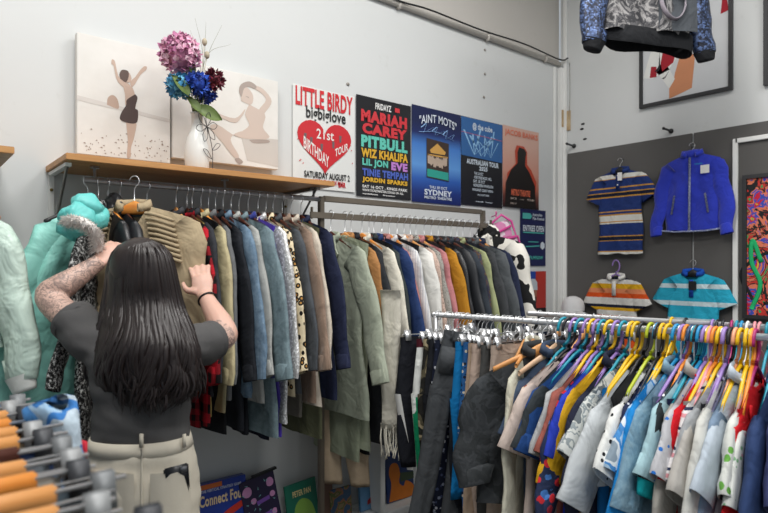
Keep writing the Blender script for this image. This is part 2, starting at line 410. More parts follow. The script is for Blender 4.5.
def fold(s, ph, k=1.0):
    return math.sin(s * 5.1 * k + ph) * .55 + math.sin(s * 9.7 * k + ph * 2.3) * .3 + math.sin(s * 15.1 * k + ph * 3.1) * .15
def garment(name, label, cat, loc, rz, group, m, hw=.2, L=.75, drop=.095, T=.035, slope=.055, flare=1.0, sleeve=.6, sw=.066, sang=18, kind='coat', m2=None, mc=None,
            ms=None, amp=.012, seed=0, openf=False, dip=.07, bend=0, extras=(), ry=0, far=0, fflare=1.0, sy=None, hemt=0.0, rx=0):
    """a garment on its hanger, local x across the shoulders, front towards -y, z down from the rail"""
    rr = random.Random(seed * 31 + 5); ph = rr.uniform(0, 6)
    t = thing(name, label, cat, loc, rz, group, ry=ry, rx=rx)
    mc = mc or m; ms = ms or m
    S, V = 20, 22; nk = .3 * .19 / hw
    def ztop(s, front):
        z = -drop - slope * abs(s) ** 1.15
        if abs(s) < nk: z -= (dip if front else .012) * math.cos(s / nk * PI / 2) ** .7
        return z
    def wid(v, s=1):
        a = min(1, v / .12); w = 1 - .07 * a
        w += ((fflare if far and s * far > 0 else flare) - .93) * max(0, (v - .12) / .88)
        return hw * w
    def pt(s, v, side):
        z = ztop(s, side < 0) * (1 - v) + (-drop - L - hemt * s - .008 * fold(s, ph)) * v
        w = wid(v, s); x = s * w
        rnd = max(0, 1 - s * s) ** .35
        top = (.25 + .75 * min(1, v * 7) ** .6) if abs(s) > nk else .9
        y = side * T * rnd * top * .5 * (1 + .25 * v)
        y += amp * fold(s, ph) * (v ** .8) * (1.15 if side < 0 else .85) + .006 * math.sin(v * 9 + s * 3 + ph) * min(1, 2 * v)
        if side < 0 and openf: y -= .006 * math.exp(-(s / .08) ** 2)
        x += bend * v * v + .004 * math.sin(v * 13 + ph)
        q_ = noise.noise(Vector((x * 9 + seed, v * 3.2 * L, side * 2 + ph))) + .5 * noise.noise(Vector((x * 22 + z * 9, z * 14, seed + side)))
        y += side * T * .28 * q_ * rnd * min(1, v * 6)
        x += .007 * q_ * v
        return Vector((x, y, z))
    bm = B(); rings = []
    for j in range(V + 1):
        v = (j / V) ** 1.15
        r = [pt(-1 + 2 * i / S, v, -1) for i in range(S + 1)] + [pt(1 - 2 * i / S, v, 1) for i in range(1, S)]
        rings.append(r)
    loft(bm, rings); obj('body', bm, m, t)
    if sleeve:
        for sg in (-1, 1):
            bm = B(); a = math.radians((sang if sg != far else 2) + rr.uniform(-2, 3)); zs = -drop - slope
            short = sleeve < .3; n = 6 if short else 14
            p0 = Vector((sg * (hw - sw * .95), 0, zs - sw * .62)); p1 = Vector((sg * (hw - sw * .35), 0, zs - sw * .95))
            pts = [p0, p1]; rad = [sw * 1.0, sw * 1.06]; d = Vector((sg * math.sin(a), 0, -math.cos(a))); yb = rr.uniform(-.01, .01)
            for i in range(1, n + 1):
                f = i / n; q = p1 + d * (sleeve * f) + Vector((0, yb * f + (-.03 * f * f if not short else 0), 0))
                if not short: q.x += sg * .012 * math.sin(f * PI) - sg * .02 * f * f + .008 * math.sin(f * 11 + ph)
                pts.append(q); rad.append(sw * (1.06 - .3 * f if not short else 1.05 + .06 * f) * (1 + (.05 * math.sin(f * 17 + ph) if not short else 0)))
            fl = (sy or max(.3, T * .5 / sw))
            side = Vector((1, 0, 0)); av = side.copy(); rings = []
            for i, q in enumerate(pts):
                tt = (pts[min(i + 1, len(pts) - 1)] - pts[max(i - 1, 0)]).normalized()
                if i == 0: tt = Vector((sg * .72, 0, -.7))
                av = (side - tt * side.dot(tt)).normalized(); bv = tt.cross(av)
                ring = ell(q, av, bv, rad[i], rad[i] * fl, 14)
                for k_, vv in enumerate(ring):
                    nz = noise.noise(Vector((vv.x * 16, vv.y * 16, vv.z * 9)) + Vector((seed * 3.1, ph, 0))) + .5 * noise.noise(Vector((vv.x * 30 + vv.z * 20, vv.y * 20, vv.z * 34 + seed)))
                    vv += bv * (.007 * nz) + av * .007 * nz
                rings.append(ring)
            last = rings[-1]; e_ = pts[-1]
            rings.append([e_ + (q_ - e_) * .985 + d * .0015 for q_ in last]); rings.append([e_ + (q_ - e_) * .95 - d * .002 for q_ in last]); rings.append([e_ + (q_ - e_) * .88 - d * .06 for q_ in last]); rings.append([e_ + (q_ - e_) * .4 - d * .07 for q_ in last])
            loft(bm, rings, True, True); o = obj('sleeve', bm, ms, t)
            if m2 and (kind in ('jacket', 'bomber') or 'cuff' in extras):
                bm = B(); e = pts[-1]; loft(bm, [ell(e + d * q, (side - d * side.dot(d)).normalized(), Vector((0, 1, 0)), rad[-1] * w_, rad[-1] * fl * w_ * 1.02, 14) for q, w_ in ((-.01, 1.02), (.0, .95), (.035, .8), (.045, .74))], False, True); obj('cuff', bm, m2, o)
    nx = nk * hw
    if kind in ('coat', 'shirt', 'jacket', 'polo'):
        bm = B(); rings = []; hgt = {'coat': .032, 'shirt': .028, 'jacket': .032, 'polo': .026}[kind]
        for i in range(0, 17):
            th = math.radians(-62 + (304) * i / 16)   # open towards the front (-y)
            c_, s_ = math.cos(th), math.sin(th)
            base = Vector((nx * c_, max(.012, T * .5) * s_, -drop + .002 - (.03 if s_ < 0 else .0) * -s_ - .008 * abs(c_)))
            out = Vector((c_, s_ * .6, 0))
            rings.append([base + Vector((0, 0, -.006)), base + Vector((0, 0, hgt * .7)), base + out * .010 + Vector((0, 0, hgt * .72)), base + out * .022 + Vector((0, 0, -.012))])
        loft(bm, rings, True, True); obj('collar', bm, mc, t)
    if kind == 'tee' or kind == 'tank':
        bm = B(); pts = []
        for i in range(20):
            th = 2 * PI * i / 20; c_, s_ = math.cos(th), math.sin(th)
            pts.append(Vector((nx * c_, T * .45 * s_, -drop - slope * nk ** 1.15 * abs(c_) - (dip * max(0, -s_) + .012 * max(0, s_)) + .003)))
        loft(bm, [ell(pts[i % 20], (pts[i % 20] - Vector((0, 0, -drop - .03))).normalized(), Vector((0, .3, 1)).normalized(), .004, .008, 6) for i in range(21)]); obj('neckband', bm, mc, t)
    if kind == 'coat':
        for sg in (-1, 1):
            bm = B(); y = -T * .5 - .006; z0 = -drop - .01
            q = [(sg * nx * .95, z0 + .01), (sg * nx * 1.25, z0 - .06), (sg * nx * 1.55, z0 - .085), (sg * nx * 1.1, z0 - .12), (sg * .012, z0 - L * .33), (sg * .004, z0 - L * .33), (sg * nx * .45, z0 - .08)]
            vs = [bm.verts.new((x, y - .003, z)) for x, z in q]; vb = [bm.verts.new((x, y + .006, z)) for x, z in q]
            bm.faces.new(vs); bm.faces.new(vb[::-1])
            for i in range(len(q)): bm.faces.new((vs[i], vb[i], vb[(i + 1) % len(q)], vs[(i + 1) % len(q)]))
            obj('lapel', bm, mc, t, False)
    def yf(s, v): return pt(s, v, -1)
    if openf:
        bm = B(); pl = [yf(.0, .1 + .9 * i / 12) + Vector((0, -.003, 0)) for i in range(13)]
        tube(bm, pl, .012 if kind != 'jacket' else .005, 6, .3, Vector((1, 0, 0))); obj('zip' if kind == 'jacket' else 'placket', bm, (m2 or mc) if kind != 'jacket' else DULL, t)
    if 'buttons' in extras:
        for v in ((.2, .38, .56, .74) if kind == 'coat' else (.12, .28, .44, .6, .76)):
            p = yf(.06 if kind == 'coat' else 0, v); bm = B(); blob(bm, p + Vector((0, -.008, 0)), (.008, .004, .008), 8); obj('button', bm, m2 or BLACKP, t)
    if 'pockets' in extras:
        for s in (-.5, .5):
            bm = B(); g = [[yf(s + ds, v) + Vector((0, -.006, 0)) for ds in (-.22, -.1, 0, .1, .22)] for v in (.58, .62, .7, .78)]
            loft(bm, g, close=False); obj('pocket', bm, mc, t)
    if 'flaps' in extras:
        for s in (-.45, .45):
            bm = B(); p = yf(s, .62); box(bm, p + Vector((0, -.006, 0)), (.12, .008, .05), bev=.003); obj('pocket_flap', bm, mc, t)
    if 'chest' in extras:
        for s in (-.45, .45):
            bm = B(); p = yf(s, .26); box(bm, p + Vector((0, -.004, 0)), (.09, .006, .1), bev=.002); obj('chest_pocket', bm, mc, t)
    if 'hem' in extras:
        bm = B(); rg = []
        for v, e in ((.9, .0), (.92, .006), (1.0, .006), (1.03, .0)):
            rg.append([pt(-1 + 2 * i / S, min(v, 1), -1) + Vector((0, -e, -.02 if v > 1 else 0)) for i in range(S + 1)] + [pt(1 - 2 * i / S, min(v, 1), 1) + Vector((0, e, -.02 if v > 1 else 0)) for i in range(1, S)])
        loft(bm, rg); obj('hem_band', bm, m2 or mc, t)
    if 'hood' in extras:
        bm = B(); blob(bm, (0, .02, -drop - .01), (.095, .035, .075), 16); blob(bm, (0, .0, -drop - .05), (.11, .04, .05), 16); obj('hood', bm, mc, t)
    return t

def trousers(name, label, loc, rz, group, m, hw=.19, L=1.0, drop=.1, T=.035, ml=None, mw=None, smat=None, seed=0, spread=0.0, amp=.01, extras=(), ry=0, cat='trousers', short=False):
    rr = random.Random(seed * 17 + 3); ph = rr.uniform(0, 6)
    t = thing(name, label, cat, loc, rz, group, ry=ry)
    S = 14; cr = .26 if not short else .22
    def ring(x0, x1, z, T_, v):
        out = []
        for i in range(S + 1):
            s = -1 + 2 * i / S; x = x0 + (x1 - x0) * (s + 1) / 2; rn = max(0, 1 - s * s) ** .4
            out.append(Vector((x, -T_ * .5 * rn + amp * fold(x / hw, ph) * v, z)))
        for i in range(1, S):
            s = 1 - 2 * i / S; x = x0 + (x1 - x0) * (s + 1) / 2; rn = max(0, 1 - s * s) ** .4
            out.append(Vector((x, T_ * .5 * rn + amp * fold(x / hw, ph) * v, z)))
        return out
    bm = B(); rings = [ring(-hw, hw, -drop - .035, T * .8, .0)] + [ring(-hw * (1 + .14 * f), hw * (1 + .14 * f), -drop - .035 - (cr - .035) * f, T * (.8 + .3 * f), f * .5) for f in (.15, .35, .6, .8, 1)]
    loft(bm, rings); obj('seat', bm, m, t)
    bm = B(); loft(bm, [ring(-hw * 1.01, hw * 1.01, -drop, T * .75, 0), ring(-hw * 1.01, hw * 1.01, -drop - .038, T * .85, 0)]); obj('waistband', bm, mw or m, t)
    for sg in (-1, 1):
        bm = B(); rings = []
        for k in range(13):
            f = k / 12; a = -.0 if sg > 0 else -hw * 1.14; b_ = hw * 1.14 if sg > 0 else .0
            w = (1 - .3 * f); cx = (a + b_) / 2 + sg * spread * f + .01 * math.sin(f * 5 + ph); h_ = (b_ - a) / 2 * w
            rings.append(ring(cx - h_, cx + h_, -drop - cr + .015 - (L - cr) * f, T * (1.1 - .2 * f), .5 + .5 * f))
        rings.append([(Vector(p) * .92 + Vector((cx * .08, 0, p.z * .08 + .012))) for p in rings[-1]])
        loft(bm, rings); lg = obj('leg', bm, m if ml is None else ml, t)
        if 'stripe' in extras:
            bm = B(); loft(bm, [[Vector((sg * hw * 1.14 * 1 - sg * (hw * 1.14 * .3 * f) + sg * spread * f - sg * .02, -T * .45, -drop - cr - (L - cr) * f)), Vector((sg * hw * 1.14 - sg * (hw * 1.14 * .3 * f) + sg * spread * f + sg * .004, 0, -drop - cr - (L - cr) * f)), Vector((sg * hw * 1.14 * 1 - sg * (hw * 1.14 * .3 * f) + sg * spread * f - sg * .02, T * .45, -drop - cr - (L - cr) * f))] for f in [i / 8 for i in range(9)]], close=False); obj('side_stripe', bm, smat or WHITEP, lg)
    if 'pocket' in extras:
        for s in (-1, 1):
            bm = B(); box(bm, (s * hw * .55, -T * .5, -drop - .13), (.11, .006, .12), bev=.002); obj('pocket', bm, m, t)
    if 'loops' in extras:
        for s in (-.7, -.25, .25, .7):
            bm = B(); box(bm, (s * hw, -T * .42, -drop - .02), (.01, .006, .05), bev=.001); obj('belt_loop', bm, m, t)
    if 'tag' in extras:
        bm = B(); box(bm, (-hw * .3, -T * .5 - .01, -drop - .045), (.05, .002, .07)); obj('price_tag', bm, WHITEP, t, False)
    return t

HCOL = {'dark': WOODD, 'wood': WOODH, 'orange': WOODO}
# ---- rail under the shelf
G1 = 'clothes on the chrome rail under the wooden shelf'; GH1 = 'hangers on the chrome rail under the wooden shelf'
LEO = fab('#d9c9a8', pat='leopard', cols=('#1c1712', '#a5793f'), sc=34, var=0)
DEN = fab('#5a7288', pat='melange', cols=('#73899c',), sc=60); DENL = fab('#66797f', pat='melange', cols=('#7d9096',), sc=30)
RED_PL = fab('#b01626', pat='plaid', cols=('#0e0b0d',), sc=.075)
LEATH = mat('#1b1c1f', rough=.38, bump=.4, bs=35); TAN = fab('#a8977a', rough=.8)
rail1 = [ # px, name, label, cat, short name, material, kwargs, hanger
 (99, 'coat', 'long black coat speckled with white sequins, between the turquoise parka and black leather jacket', 'coat', 'black and white sequin coat', fab('#0d0d0e', pat='speck', cols=('#0d0d0e', '#d9d9d6'), sc=95, var=0, rough=.5), dict(L=.86, hw=.17, sleeve=.6, T=.045, flare=1.15, kind='coat', yaw=-118, swing=-.13), 'dark'),
 (108, 'leather_jacket', 'black leather jacket on an orange wooden hanger beside the sequin coat', 'jacket', 'black leather jacket', LEATH, dict(L=.62, hw=.2, kind='jacket', openf=True, T=.05, extras=('hood',)), 'orange'),
 (120, 'jacket', 'black nylon jacket held between the leather jacket and the tan jacket', 'jacket', 'black nylon jacket', mat('#222428', rough=.5, bump=.4, bs=30), dict(L=.68, hw=.21, kind='jacket', openf=True, T=.05), 'dark'),
 (176, 'jacket', 'charcoal wool jacket between the tan jacket and the red plaid shirt', 'jacket', 'charcoal wool jacket', fab('#3c3d40'), dict(L=.66, hw=.21, kind='coat', extras=('buttons',)), 'wood'),
 (187, 'plaid_shirt', 'red and black buffalo plaid flannel shirt', 'shirt', 'red plaid flannel shirt', RED_PL, dict(L=.8, hw=.22, kind='shirt', openf=True, extras=('buttons',), sang=19), 'dark'),
 (192, 'jacket', 'dark charcoal work jacket just behind the red plaid shirt', 'jacket', 'dark charcoal work jacket', fab('#2f3136'), dict(L=.7, hw=.215, kind='jacket', openf=True), 'dark'),
 (201, 'trench_coat', 'pale khaki trench jacket with buttons, right of the red plaid shirt', 'jacket', 'pale khaki trench jacket', fab('#b5aa86'), dict(L=.76, hw=.22, kind='coat', extras=('buttons', 'flaps')), 'orange'),
 (208.5, 'jacket', 'mid grey wool blazer beside the pale khaki jacket', 'blazer', 'mid grey blazer', fab('#66686a'), dict(L=.72, hw=.21, kind='coat'), 'dark'),
 (215.5, 'jacket', 'black blazer hanging between the grey blazer and blue denim shirt', 'blazer', 'black blazer', fab('#1d2026'), dict(L=.84, hw=.215, kind='coat', extras=('buttons',)), 'dark'),
 (223, 'denim_jacket', 'mid blue denim jacket with chest pockets', 'jacket', 'mid blue denim jacket', DEN, dict(L=.7, hw=.23, sw=.07, kind='jacket', openf=True, extras=('chest', 'buttons', 'hem'), sang=20), 'dark'),
 (231, 'shirt', 'pale grey shirt squeezed between the two blue denim pieces', 'shirt', 'pale grey shirt', fab('#a7a8a4'), dict(L=.75, hw=.2, kind='shirt'), 'dark'),
 (239, 'denim_shirt', 'long greyish blue chambray shirt with wide sleeve', 'shirt', 'greyish blue chambray shirt', DENL, dict(L=.88, hw=.255, sw=.078, kind='shirt', openf=True, extras=('chest', 'buttons'), sang=21), 'dark'),
 (248, 'jacket', 'royal blue velvet jacket left of the silver sequin top', 'jacket', 'royal blue velvet jacket', fab('#26307c', sheen=.3), dict(L=.78, hw=.215, kind='coat'), 'dark'),
 (258, 'sequin_jacket', 'silver white sequin jacket', 'jacket', 'silver sequin jacket', mat('#b4b3b2', 'sequin', ('#ffffff',), 130, rough=.4, metal=.2, bump=.9, var=0), dict(L=.84, hw=.24, sw=.07, kind='jacket', sang=19), 'dark'),
 (266, 'leopard_coat', 'leopard print faux fur coat', 'coat', 'leopard print coat', LEO, dict(L=.74, hw=.215, kind='coat', sang=19), 'dark'),
 (273, 'jacket', 'slate grey jacket between the leopard coat and taupe coat', 'jacket', 'slate grey jacket', fab('#474b50'), dict(L=.74, hw=.21, kind='jacket', openf=True), 'dark'),
 (282, 'suede_coat', 'taupe suede coat between the slate jacket and cream coat', 'coat', 'taupe suede coat', fab('#8a7464', sheen=.3), dict(L=.78, hw=.225, sw=.07, kind='coat', sang=19), 'dark'),
 (291, 'coat', 'cream wool coat between the taupe coat and the navy coat', 'coat', 'cream wool coat', fab('#c4b9aa'), dict(L=.8, hw=.225, kind='coat', sang=19, extras=('buttons',)), 'dark'),
 (301, 'coat', 'navy coat, last garment on the rail under the shelf', 'coat', 'navy coat at the rail end', fab('#20263f'), dict(L=.78, hw=.23, kind='coat', sang=20), 'dark'),
]
for i, (px, nm, lab, cat, short, m, kw, hk) in enumerate(rail1):
    p = on_y(px, 190, RA_Y); p.z = RA_Z + .001; rz = math.radians(-90 + R.uniform(-4, 4)); ry = R.uniform(-.015, .015); kw = dict(kw)
    if 'yaw' in kw: rz = math.radians(kw.pop('yaw')); ry = kw.pop('swing')
    hanger('wood', p, rz, {'dark': 'dark brown', 'wood': 'light wooden', 'orange': 'orange wooden'}[hk] + ' hanger carrying the ' + short, GH1, .085, .19, HCOL[hk], ry)
    kw['L'] *= 1.1; kw['far'] = -1; kw.setdefault('drop', .108); kw.setdefault('flare', 1.28); kw.setdefault('slope', .065); kw.setdefault('T', .036)
    garment(nm, lab, cat, p, rz, G1, m, seed=i, ry=ry, **kw)
# longer pieces that show below the short jackets
def low(px, name, lab, cat, m, L, hw=.17, sl=.0, y=RA_Y, z=RA_Z, fn='wood', grp=G1, **kw):
    L -= .07; p = on_y(px, 190, y); p.z = z + .001; rz = math.radians(-90 + R.uniform(-3, 3))
    return garment(name, lab, cat, p, rz, grp, m, hw=hw, L=L, sleeve=sl, kind=kw.pop('kind', 'tank'), seed=int(px), drop=.11, T=.03, far=-1, fflare=.95, **kw)
low(154.5, 'dress', 'tan dress with its hem below the charcoal wool jacket', 'dress', TAN, .86, .19, flare=1.1)
low(167, 'dress', 'dark grey dress showing under the plaid shirt hem', 'dress', fab('#3b3f42'), .9, .19, flare=1.1)
low(178, 'plaid_skirt', 'red and dark tartan dress hem peeping below the jackets', 'dress', fab('#8c1622', pat='plaid', cols=('#12100f',), sc=.05), .96, .2, flare=1.1)
low(187, 'coat', 'khaki gold coat hem hanging lower than the pale khaki jacket', 'coat', fab('#a08c55'), .92, .2, flare=1.15)
low(198, 'dress', 'black dress with a wavy hem below the grey blazer', 'dress', fab('#121316'), 1.0, .2, flare=1.2, amp=.02)
low(226.5, 'dress', 'near black long dress hanging below the denim jacket', 'dress', fab('#14161c'), 1.03, .2, flare=1.2, amp=.02)
low(243.5, 'dress', 'dark navy long dress with hem below the chambray shirt', 'dress', fab('#171b2c'), 1.06, .21, flare=1.2, amp=.02)
low(253, 'satin_dress', 'bright violet satin dress hem below the silver sequin jacket', 'dress', mat('#4a2fae', rough=.35, bump=.2, sheen=.2), 1.06, .21, flare=1.2, amp=.025)
low(277.5, 'dress', 'grey brown dress below the taupe suede coat', 'dress', fab('#6b675f'), 1.0, .2, flare=1.05)
low(296, 'dress', 'olive grey dress with low hem beside the cream coat', 'dress', fab('#5d5f48'), 1.12, .2, flare=1.05)

# the tan jacket the person pulls out
p = on_y(143, 190, RA_Y); p.z = RA_Z + .001; p.y -= .12; p.x -= .07; rz = math.radians(-42)
hanger('wood', p, rz, 'orange wooden hanger carrying the tan ribbed jacket being looked at', GH1, .085, .2, WOODO)
t = garment('moto_jacket', 'tan zip jacket with ribbed shoulders that the person pulls forward', 'jacket', p, rz, G1, TAN, hw=.235, L=.68, sleeve=.54, sw=.075, kind='jacket', openf=True, T=.06, seed=99, far=-1, dip=.1, extras=('flaps', 'hem'), slope=.06, sang=9, rx=math.radians(-4))
for sg in (-1, 1):
    bm = B()
    for k in range(9):
        f = k / 8; z = -.16 - .16 * f; x = sg * (.11 + .06 * f * .6)
        tube(bm, spline([(x - sg * .045, -.036, z + .02), (x, -.047, z + .012), (x + sg * .07, -.042, z - .01)], 3), .0075, 6)
    obj('ribbed_panel', bm, TAN, t)
bm = B(); box(bm, (0, .018, -.135), (.06, .004, .022), bev=.001); obj('neck_label', bm, BLACKP, t, False)
p = on_y(147, 190, RA_Y); p.z = RA_Z; hanger('wood', p, math.radians(-70), 'empty light wooden hanger behind the tan ribbed jacket', GH1, .085, .19, WOODH)

# turquoise parka with furry hood, fanned out at the rail's end
TQ = mat('#8fd0c4', rough=.55, bump=.35, bs=14, var=.08, crease=.6); TQ2 = mat('#62c2bd', rough=.5, bump=.3, bs=14, crease=.9)
p = on_y(88, 190, RA_Y); p.z = RA_Z + .001; rz = math.radians(-158)
hanger('wood', p, math.radians(-158), 'black hanger carrying the turquoise parka with fur hood', GH1, .085, .19, BLACKP)
t = garment('parka', 'turquoise parka with grey fur trimmed hood at the end of the rail', 'coat', p, rz, G1, TQ, hw=.115, L=.8, sleeve=.64, sw=.066, kind='plain', T=.1, seed=77, flare=1.7, slope=.09, sang=5, amp=.015, sy=.6, drop=.12, ry=math.radians(-15))
PM = (Matrix.Translation(p) @ Matrix.Rotation(rz, 4, 'Z') @ Matrix.Rotation(math.radians(-15), 4, 'Y')).inverted()
bm = B()
for q, r_ in ((P(86, 206, 2.16), (.06, .06, .04)), (P(79, 216, 2.12), (.058, .055, .052)), (P(93, 220, 2.18), (.045, .05, .055)), (P(74, 229, 2.12), (.05, .05, .045))): blob(bm, PM @ q, r_, 18)
for v in bm.verts: v.co += Vector((noise.noise(v.co * 16), noise.noise(v.co * 16 + Vector((5, 0, 0))), noise.noise(v.co * 24 + Vector((0, 7, 0))))) * .022
obj('hood', bm, TQ2, t)
bm = B(); path = spline([PM @ P(x_, y_, d_) for x_, y_, d_ in ((66, 221, 2.08), (73, 220, 2.04), (82, 222, 2.03), (91, 227, 2.04), (97, 237, 2.07), (98, 250, 2.1))], 8)
tube(bm, path, [.016] * len(path), 10)
for k in range(900):
    q = R.choice(path); d = Vector((R.gauss(0, 1), R.gauss(0, 1), R.gauss(0, 1))).normalized(); a = q + d * .013; b_ = q + d * .034 + Vector((0, 0, -.008))
    s_ = d.orthogonal() * .0025
    vs = [bm.verts.new(a + s_), bm.verts.new(a - s_), bm.verts.new(b_)]; bm.faces.new(vs)
obj('fur_trim', bm, mat('#f2eeea', 'melange', ('#dcd5cf',), 60, rough=.95, bump=.2), t)
bm = B(); tube(bm, [(-.02, -.08, -.7), (.06, -.08, -.68)], .008, 6, .4); obj('pocket_flap', bm, TQ2, t)

# windbreaker at the very edge, on the second shelf's rail
rl = thing('clothes_rail', 'chrome clothes rail under the second wooden shelf, only just outside the view', 'rail', (-.45, RA_Y, RA_Z))
bm = B(); tube(bm, [(-.7, 0, 0), (.7, 0, 0)], .0125, 12); obj('tube', bm, CHROME, rl)
for x in (-.6, .6):
    bm = B(); tube(bm, [(x, 0, .0), (x, 0, SZ - .03 - RA_Z)], .006, 8); obj('hanging_post', bm, CHROME, rl)
p = Vector((.145, RA_Y - .06, RA_Z)); 
hanger('wood', p, math.radians(-50), 'hanger carrying the pale mint windbreaker', None, .085, .19, WOODH)
MINT = mat('#bcd0c4', rough=.4, bump=.5, bs=9, var=.1, crease=1.0)
garment('windbreaker', 'pale mint and white windbreaker at the left edge under the second shelf', 'jacket', p, math.radians(-50), None, MINT, hw=.18, L=.52, sleeve=.48, sw=.075, kind='jacket', openf=True, T=.09, seed=55, sang=17, sy=.6, flare=1.15, far=-1, ms=MINT, m2=mat('#e6e8e2', rough=.4), slope=.09)
p = Vector((-.1, RA_Y, RA_Z))
garment('windbreaker', 'silvery white nylon jacket behind the pale mint windbreaker', 'jacket', p, math.radians(-75), None, mat('#d3d8d2', rough=.35, bump=.5, bs=9), hw=.24, L=.66, sleeve=.6, sw=.085, kind='jacket', openf=True, T=.09, seed=56, sang=22, sy=.6, flare=1.3, far=-1, slope=.09)
hanger('wood', p, math.radians(-75), 'hanger carrying the silvery white nylon jacket', None, .085, .19, WOODH)

# ---- second rail
G2 = 'clothes on the rectangular metal frame'; GH2 = 'hangers on the rectangular metal frame'
CREAM = fab('#d6d1c2'); WHT = fab('#dedcd6')
rail2 = [
 (331, 'long_coat', 'long sage green coat, first garment on the metal frame', 'coat', 'sage green coat', fab('#a3aa98'), dict(L=.86, hw=.24, sw=.075, sleeve=.6, kind='coat', sang=20), 'dark'),
 (345, 'jacket', 'camel jacket between the sage green coat and the black long coat', 'jacket', 'camel jacket', fab('#a9794a'), dict(L=.55, hw=.21, kind='coat'), 'wood'),
 (351, 'long_coat', 'black long coat beside the camel jacket', 'coat', 'black long coat', fab('#2a2c30'), dict(L=1.0, hw=.225, kind='coat'), 'dark'),
 (362, 'long_coat', 'ivory long coat right of the black long coat', 'coat', 'ivory long coat', CREAM, dict(L=.95, hw=.23, kind='coat', sleeve=.62), 'orange'),
 (369, 'jacket', 'dark green grey jacket behind the ivory coat', 'jacket', 'dark green grey jacket', fab('#343b3c'), dict(L=.8, hw=.22, kind='coat'), 'dark'),
 (374, 'blazer', 'deep blue blazer between ivory coat and pink jacket', 'blazer', 'deep blue blazer', fab('#263a66'), dict(L=.86, hw=.235, kind='coat'), 'dark'),
 (382, 'jacket', 'dusty rose jacket peeping behind the deep blue blazer', 'jacket', 'dusty rose jacket', fab('#b27c78'), dict(L=.62, hw=.21, kind='coat'), 'dark'),
 (389, 'shirt', 'white shirt with thin stripes left of the white blouse', 'shirt', 'thin striped white shirt', fab('#d8d8d6', pat='vstripes', cols=('#c2c4c8',), sc=.02), dict(L=.8, hw=.22, kind='shirt'), 'orange'),
 (397, 'blouse', 'white flowing blouse with a wide sleeve, front of the speckled tweed', 'blouse', 'white flowing blouse', WHT, dict(L=.92, hw=.235, sleeve=.66, sw=.075, kind='shirt', sang=12), 'dark'),
 (404, 'tweed_jacket', 'speckled beige and pink tweed jacket', 'jacket', 'beige pink tweed jacket', fab('#a88e80', pat='speck', cols=('#d3b9ab', '#70625c'), sc=110), dict(L=.62, hw=.215, kind='coat'), 'wood'),
 (410, 'tweed_jacket', 'grey speckled tweed jacket next to the dusty pink coat', 'jacket', 'grey tweed jacket', fab('#77756f', pat='speck', cols=('#aaa7a0', '#55534f'), sc=110), dict(L=.7, hw=.215, kind='coat'), 'dark'),
 (416, 'coat', 'dusty pink wool coat', 'coat', 'dusty pink coat', fab('#b97a7c'), dict(L=.85, hw=.22, kind='coat'), 'wood'),
 (424, 'coat', 'mustard yellow coat in the middle of the metal frame', 'coat', 'mustard yellow coat', fab('#b07b22'), dict(L=.85, hw=.22, kind='coat'), 'dark'),
 (431, 'leather_jacket', 'glossy black leather jacket beside the mustard coat', 'jacket', 'glossy black leather jacket', LEATH, dict(L=.72, hw=.225, kind='jacket', openf=True), 'dark'),
 (438, 'padded_jacket', 'black padded jacket, second of the dark run after mustard', 'jacket', 'black padded jacket', mat('#24262a', rough=.5, bump=.6, bs=12), dict(L=.72, hw=.225, kind='jacket', openf=True), 'dark'),
 (445, 'jacket', 'dark slate jacket left of the purple brown print shirt', 'jacket', 'dark slate jacket', fab('#343a42'), dict(L=.72, hw=.22, kind='coat'), 'dark'),
 (451, 'patterned_jacket', 'purple brown printed jacket beside the light olive shirt', 'jacket', 'purple brown printed jacket', fab('#4d4250', pat='blobs', cols=('#5e4a3a', '#3a3848'), sc=30), dict(L=.72, hw=.22, kind='shirt'), 'dark'),
 (457, 'shirt', 'light olive green shirt among the dark jackets', 'shirt', 'light olive shirt', fab('#9aa077'), dict(L=.78, hw=.22, kind='shirt'), 'dark'),
 (463, 'wool_coat', 'charcoal wool coat right of the light olive shirt', 'coat', 'charcoal wool coat', fab('#3f4144'), dict(L=.85, hw=.23, kind='coat'), 'dark'),
 (470, 'wool_coat', 'mid grey heavy coat left of the navy blazer', 'coat', 'mid grey heavy coat', fab('#53575a'), dict(L=.85, hw=.235, sw=.075, kind='coat'), 'dark'),
 (477, 'blazer', 'navy blazer on a light wooden hanger near the cow print jacket', 'blazer', 'navy blazer near the cow print', fab('#232a42'), dict(L=.85, hw=.245, sw=.07, kind='coat'), 'wood'),
]
for i, (px, nm, lab, cat, short, m, kw, hk) in enumerate(rail2):
    p = on_y(px, 190, R2Y - .03); p.z = R2Z + .016; rz = math.radians(-90 + R.uniform(-4, 4)); ry = R.uniform(-.015, .015)
    hanger('wood', p, rz, {'dark': 'dark brown', 'wood': 'light wooden', 'orange': 'orange wooden'}[hk] + ' hanger carrying the ' + short, GH2, .095, .19, HCOL[hk], ry)
    kw = dict(kw); kw['L'] *= 1.04; kw['far'] = -1; kw.setdefault('flare', 1.28); kw.setdefault('slope', .065); kw.setdefault('T', .034); kw.setdefault('drop', .118)
    garment(nm, lab, cat, p, rz, G2, m, seed=i + 40, ry=ry, **kw)
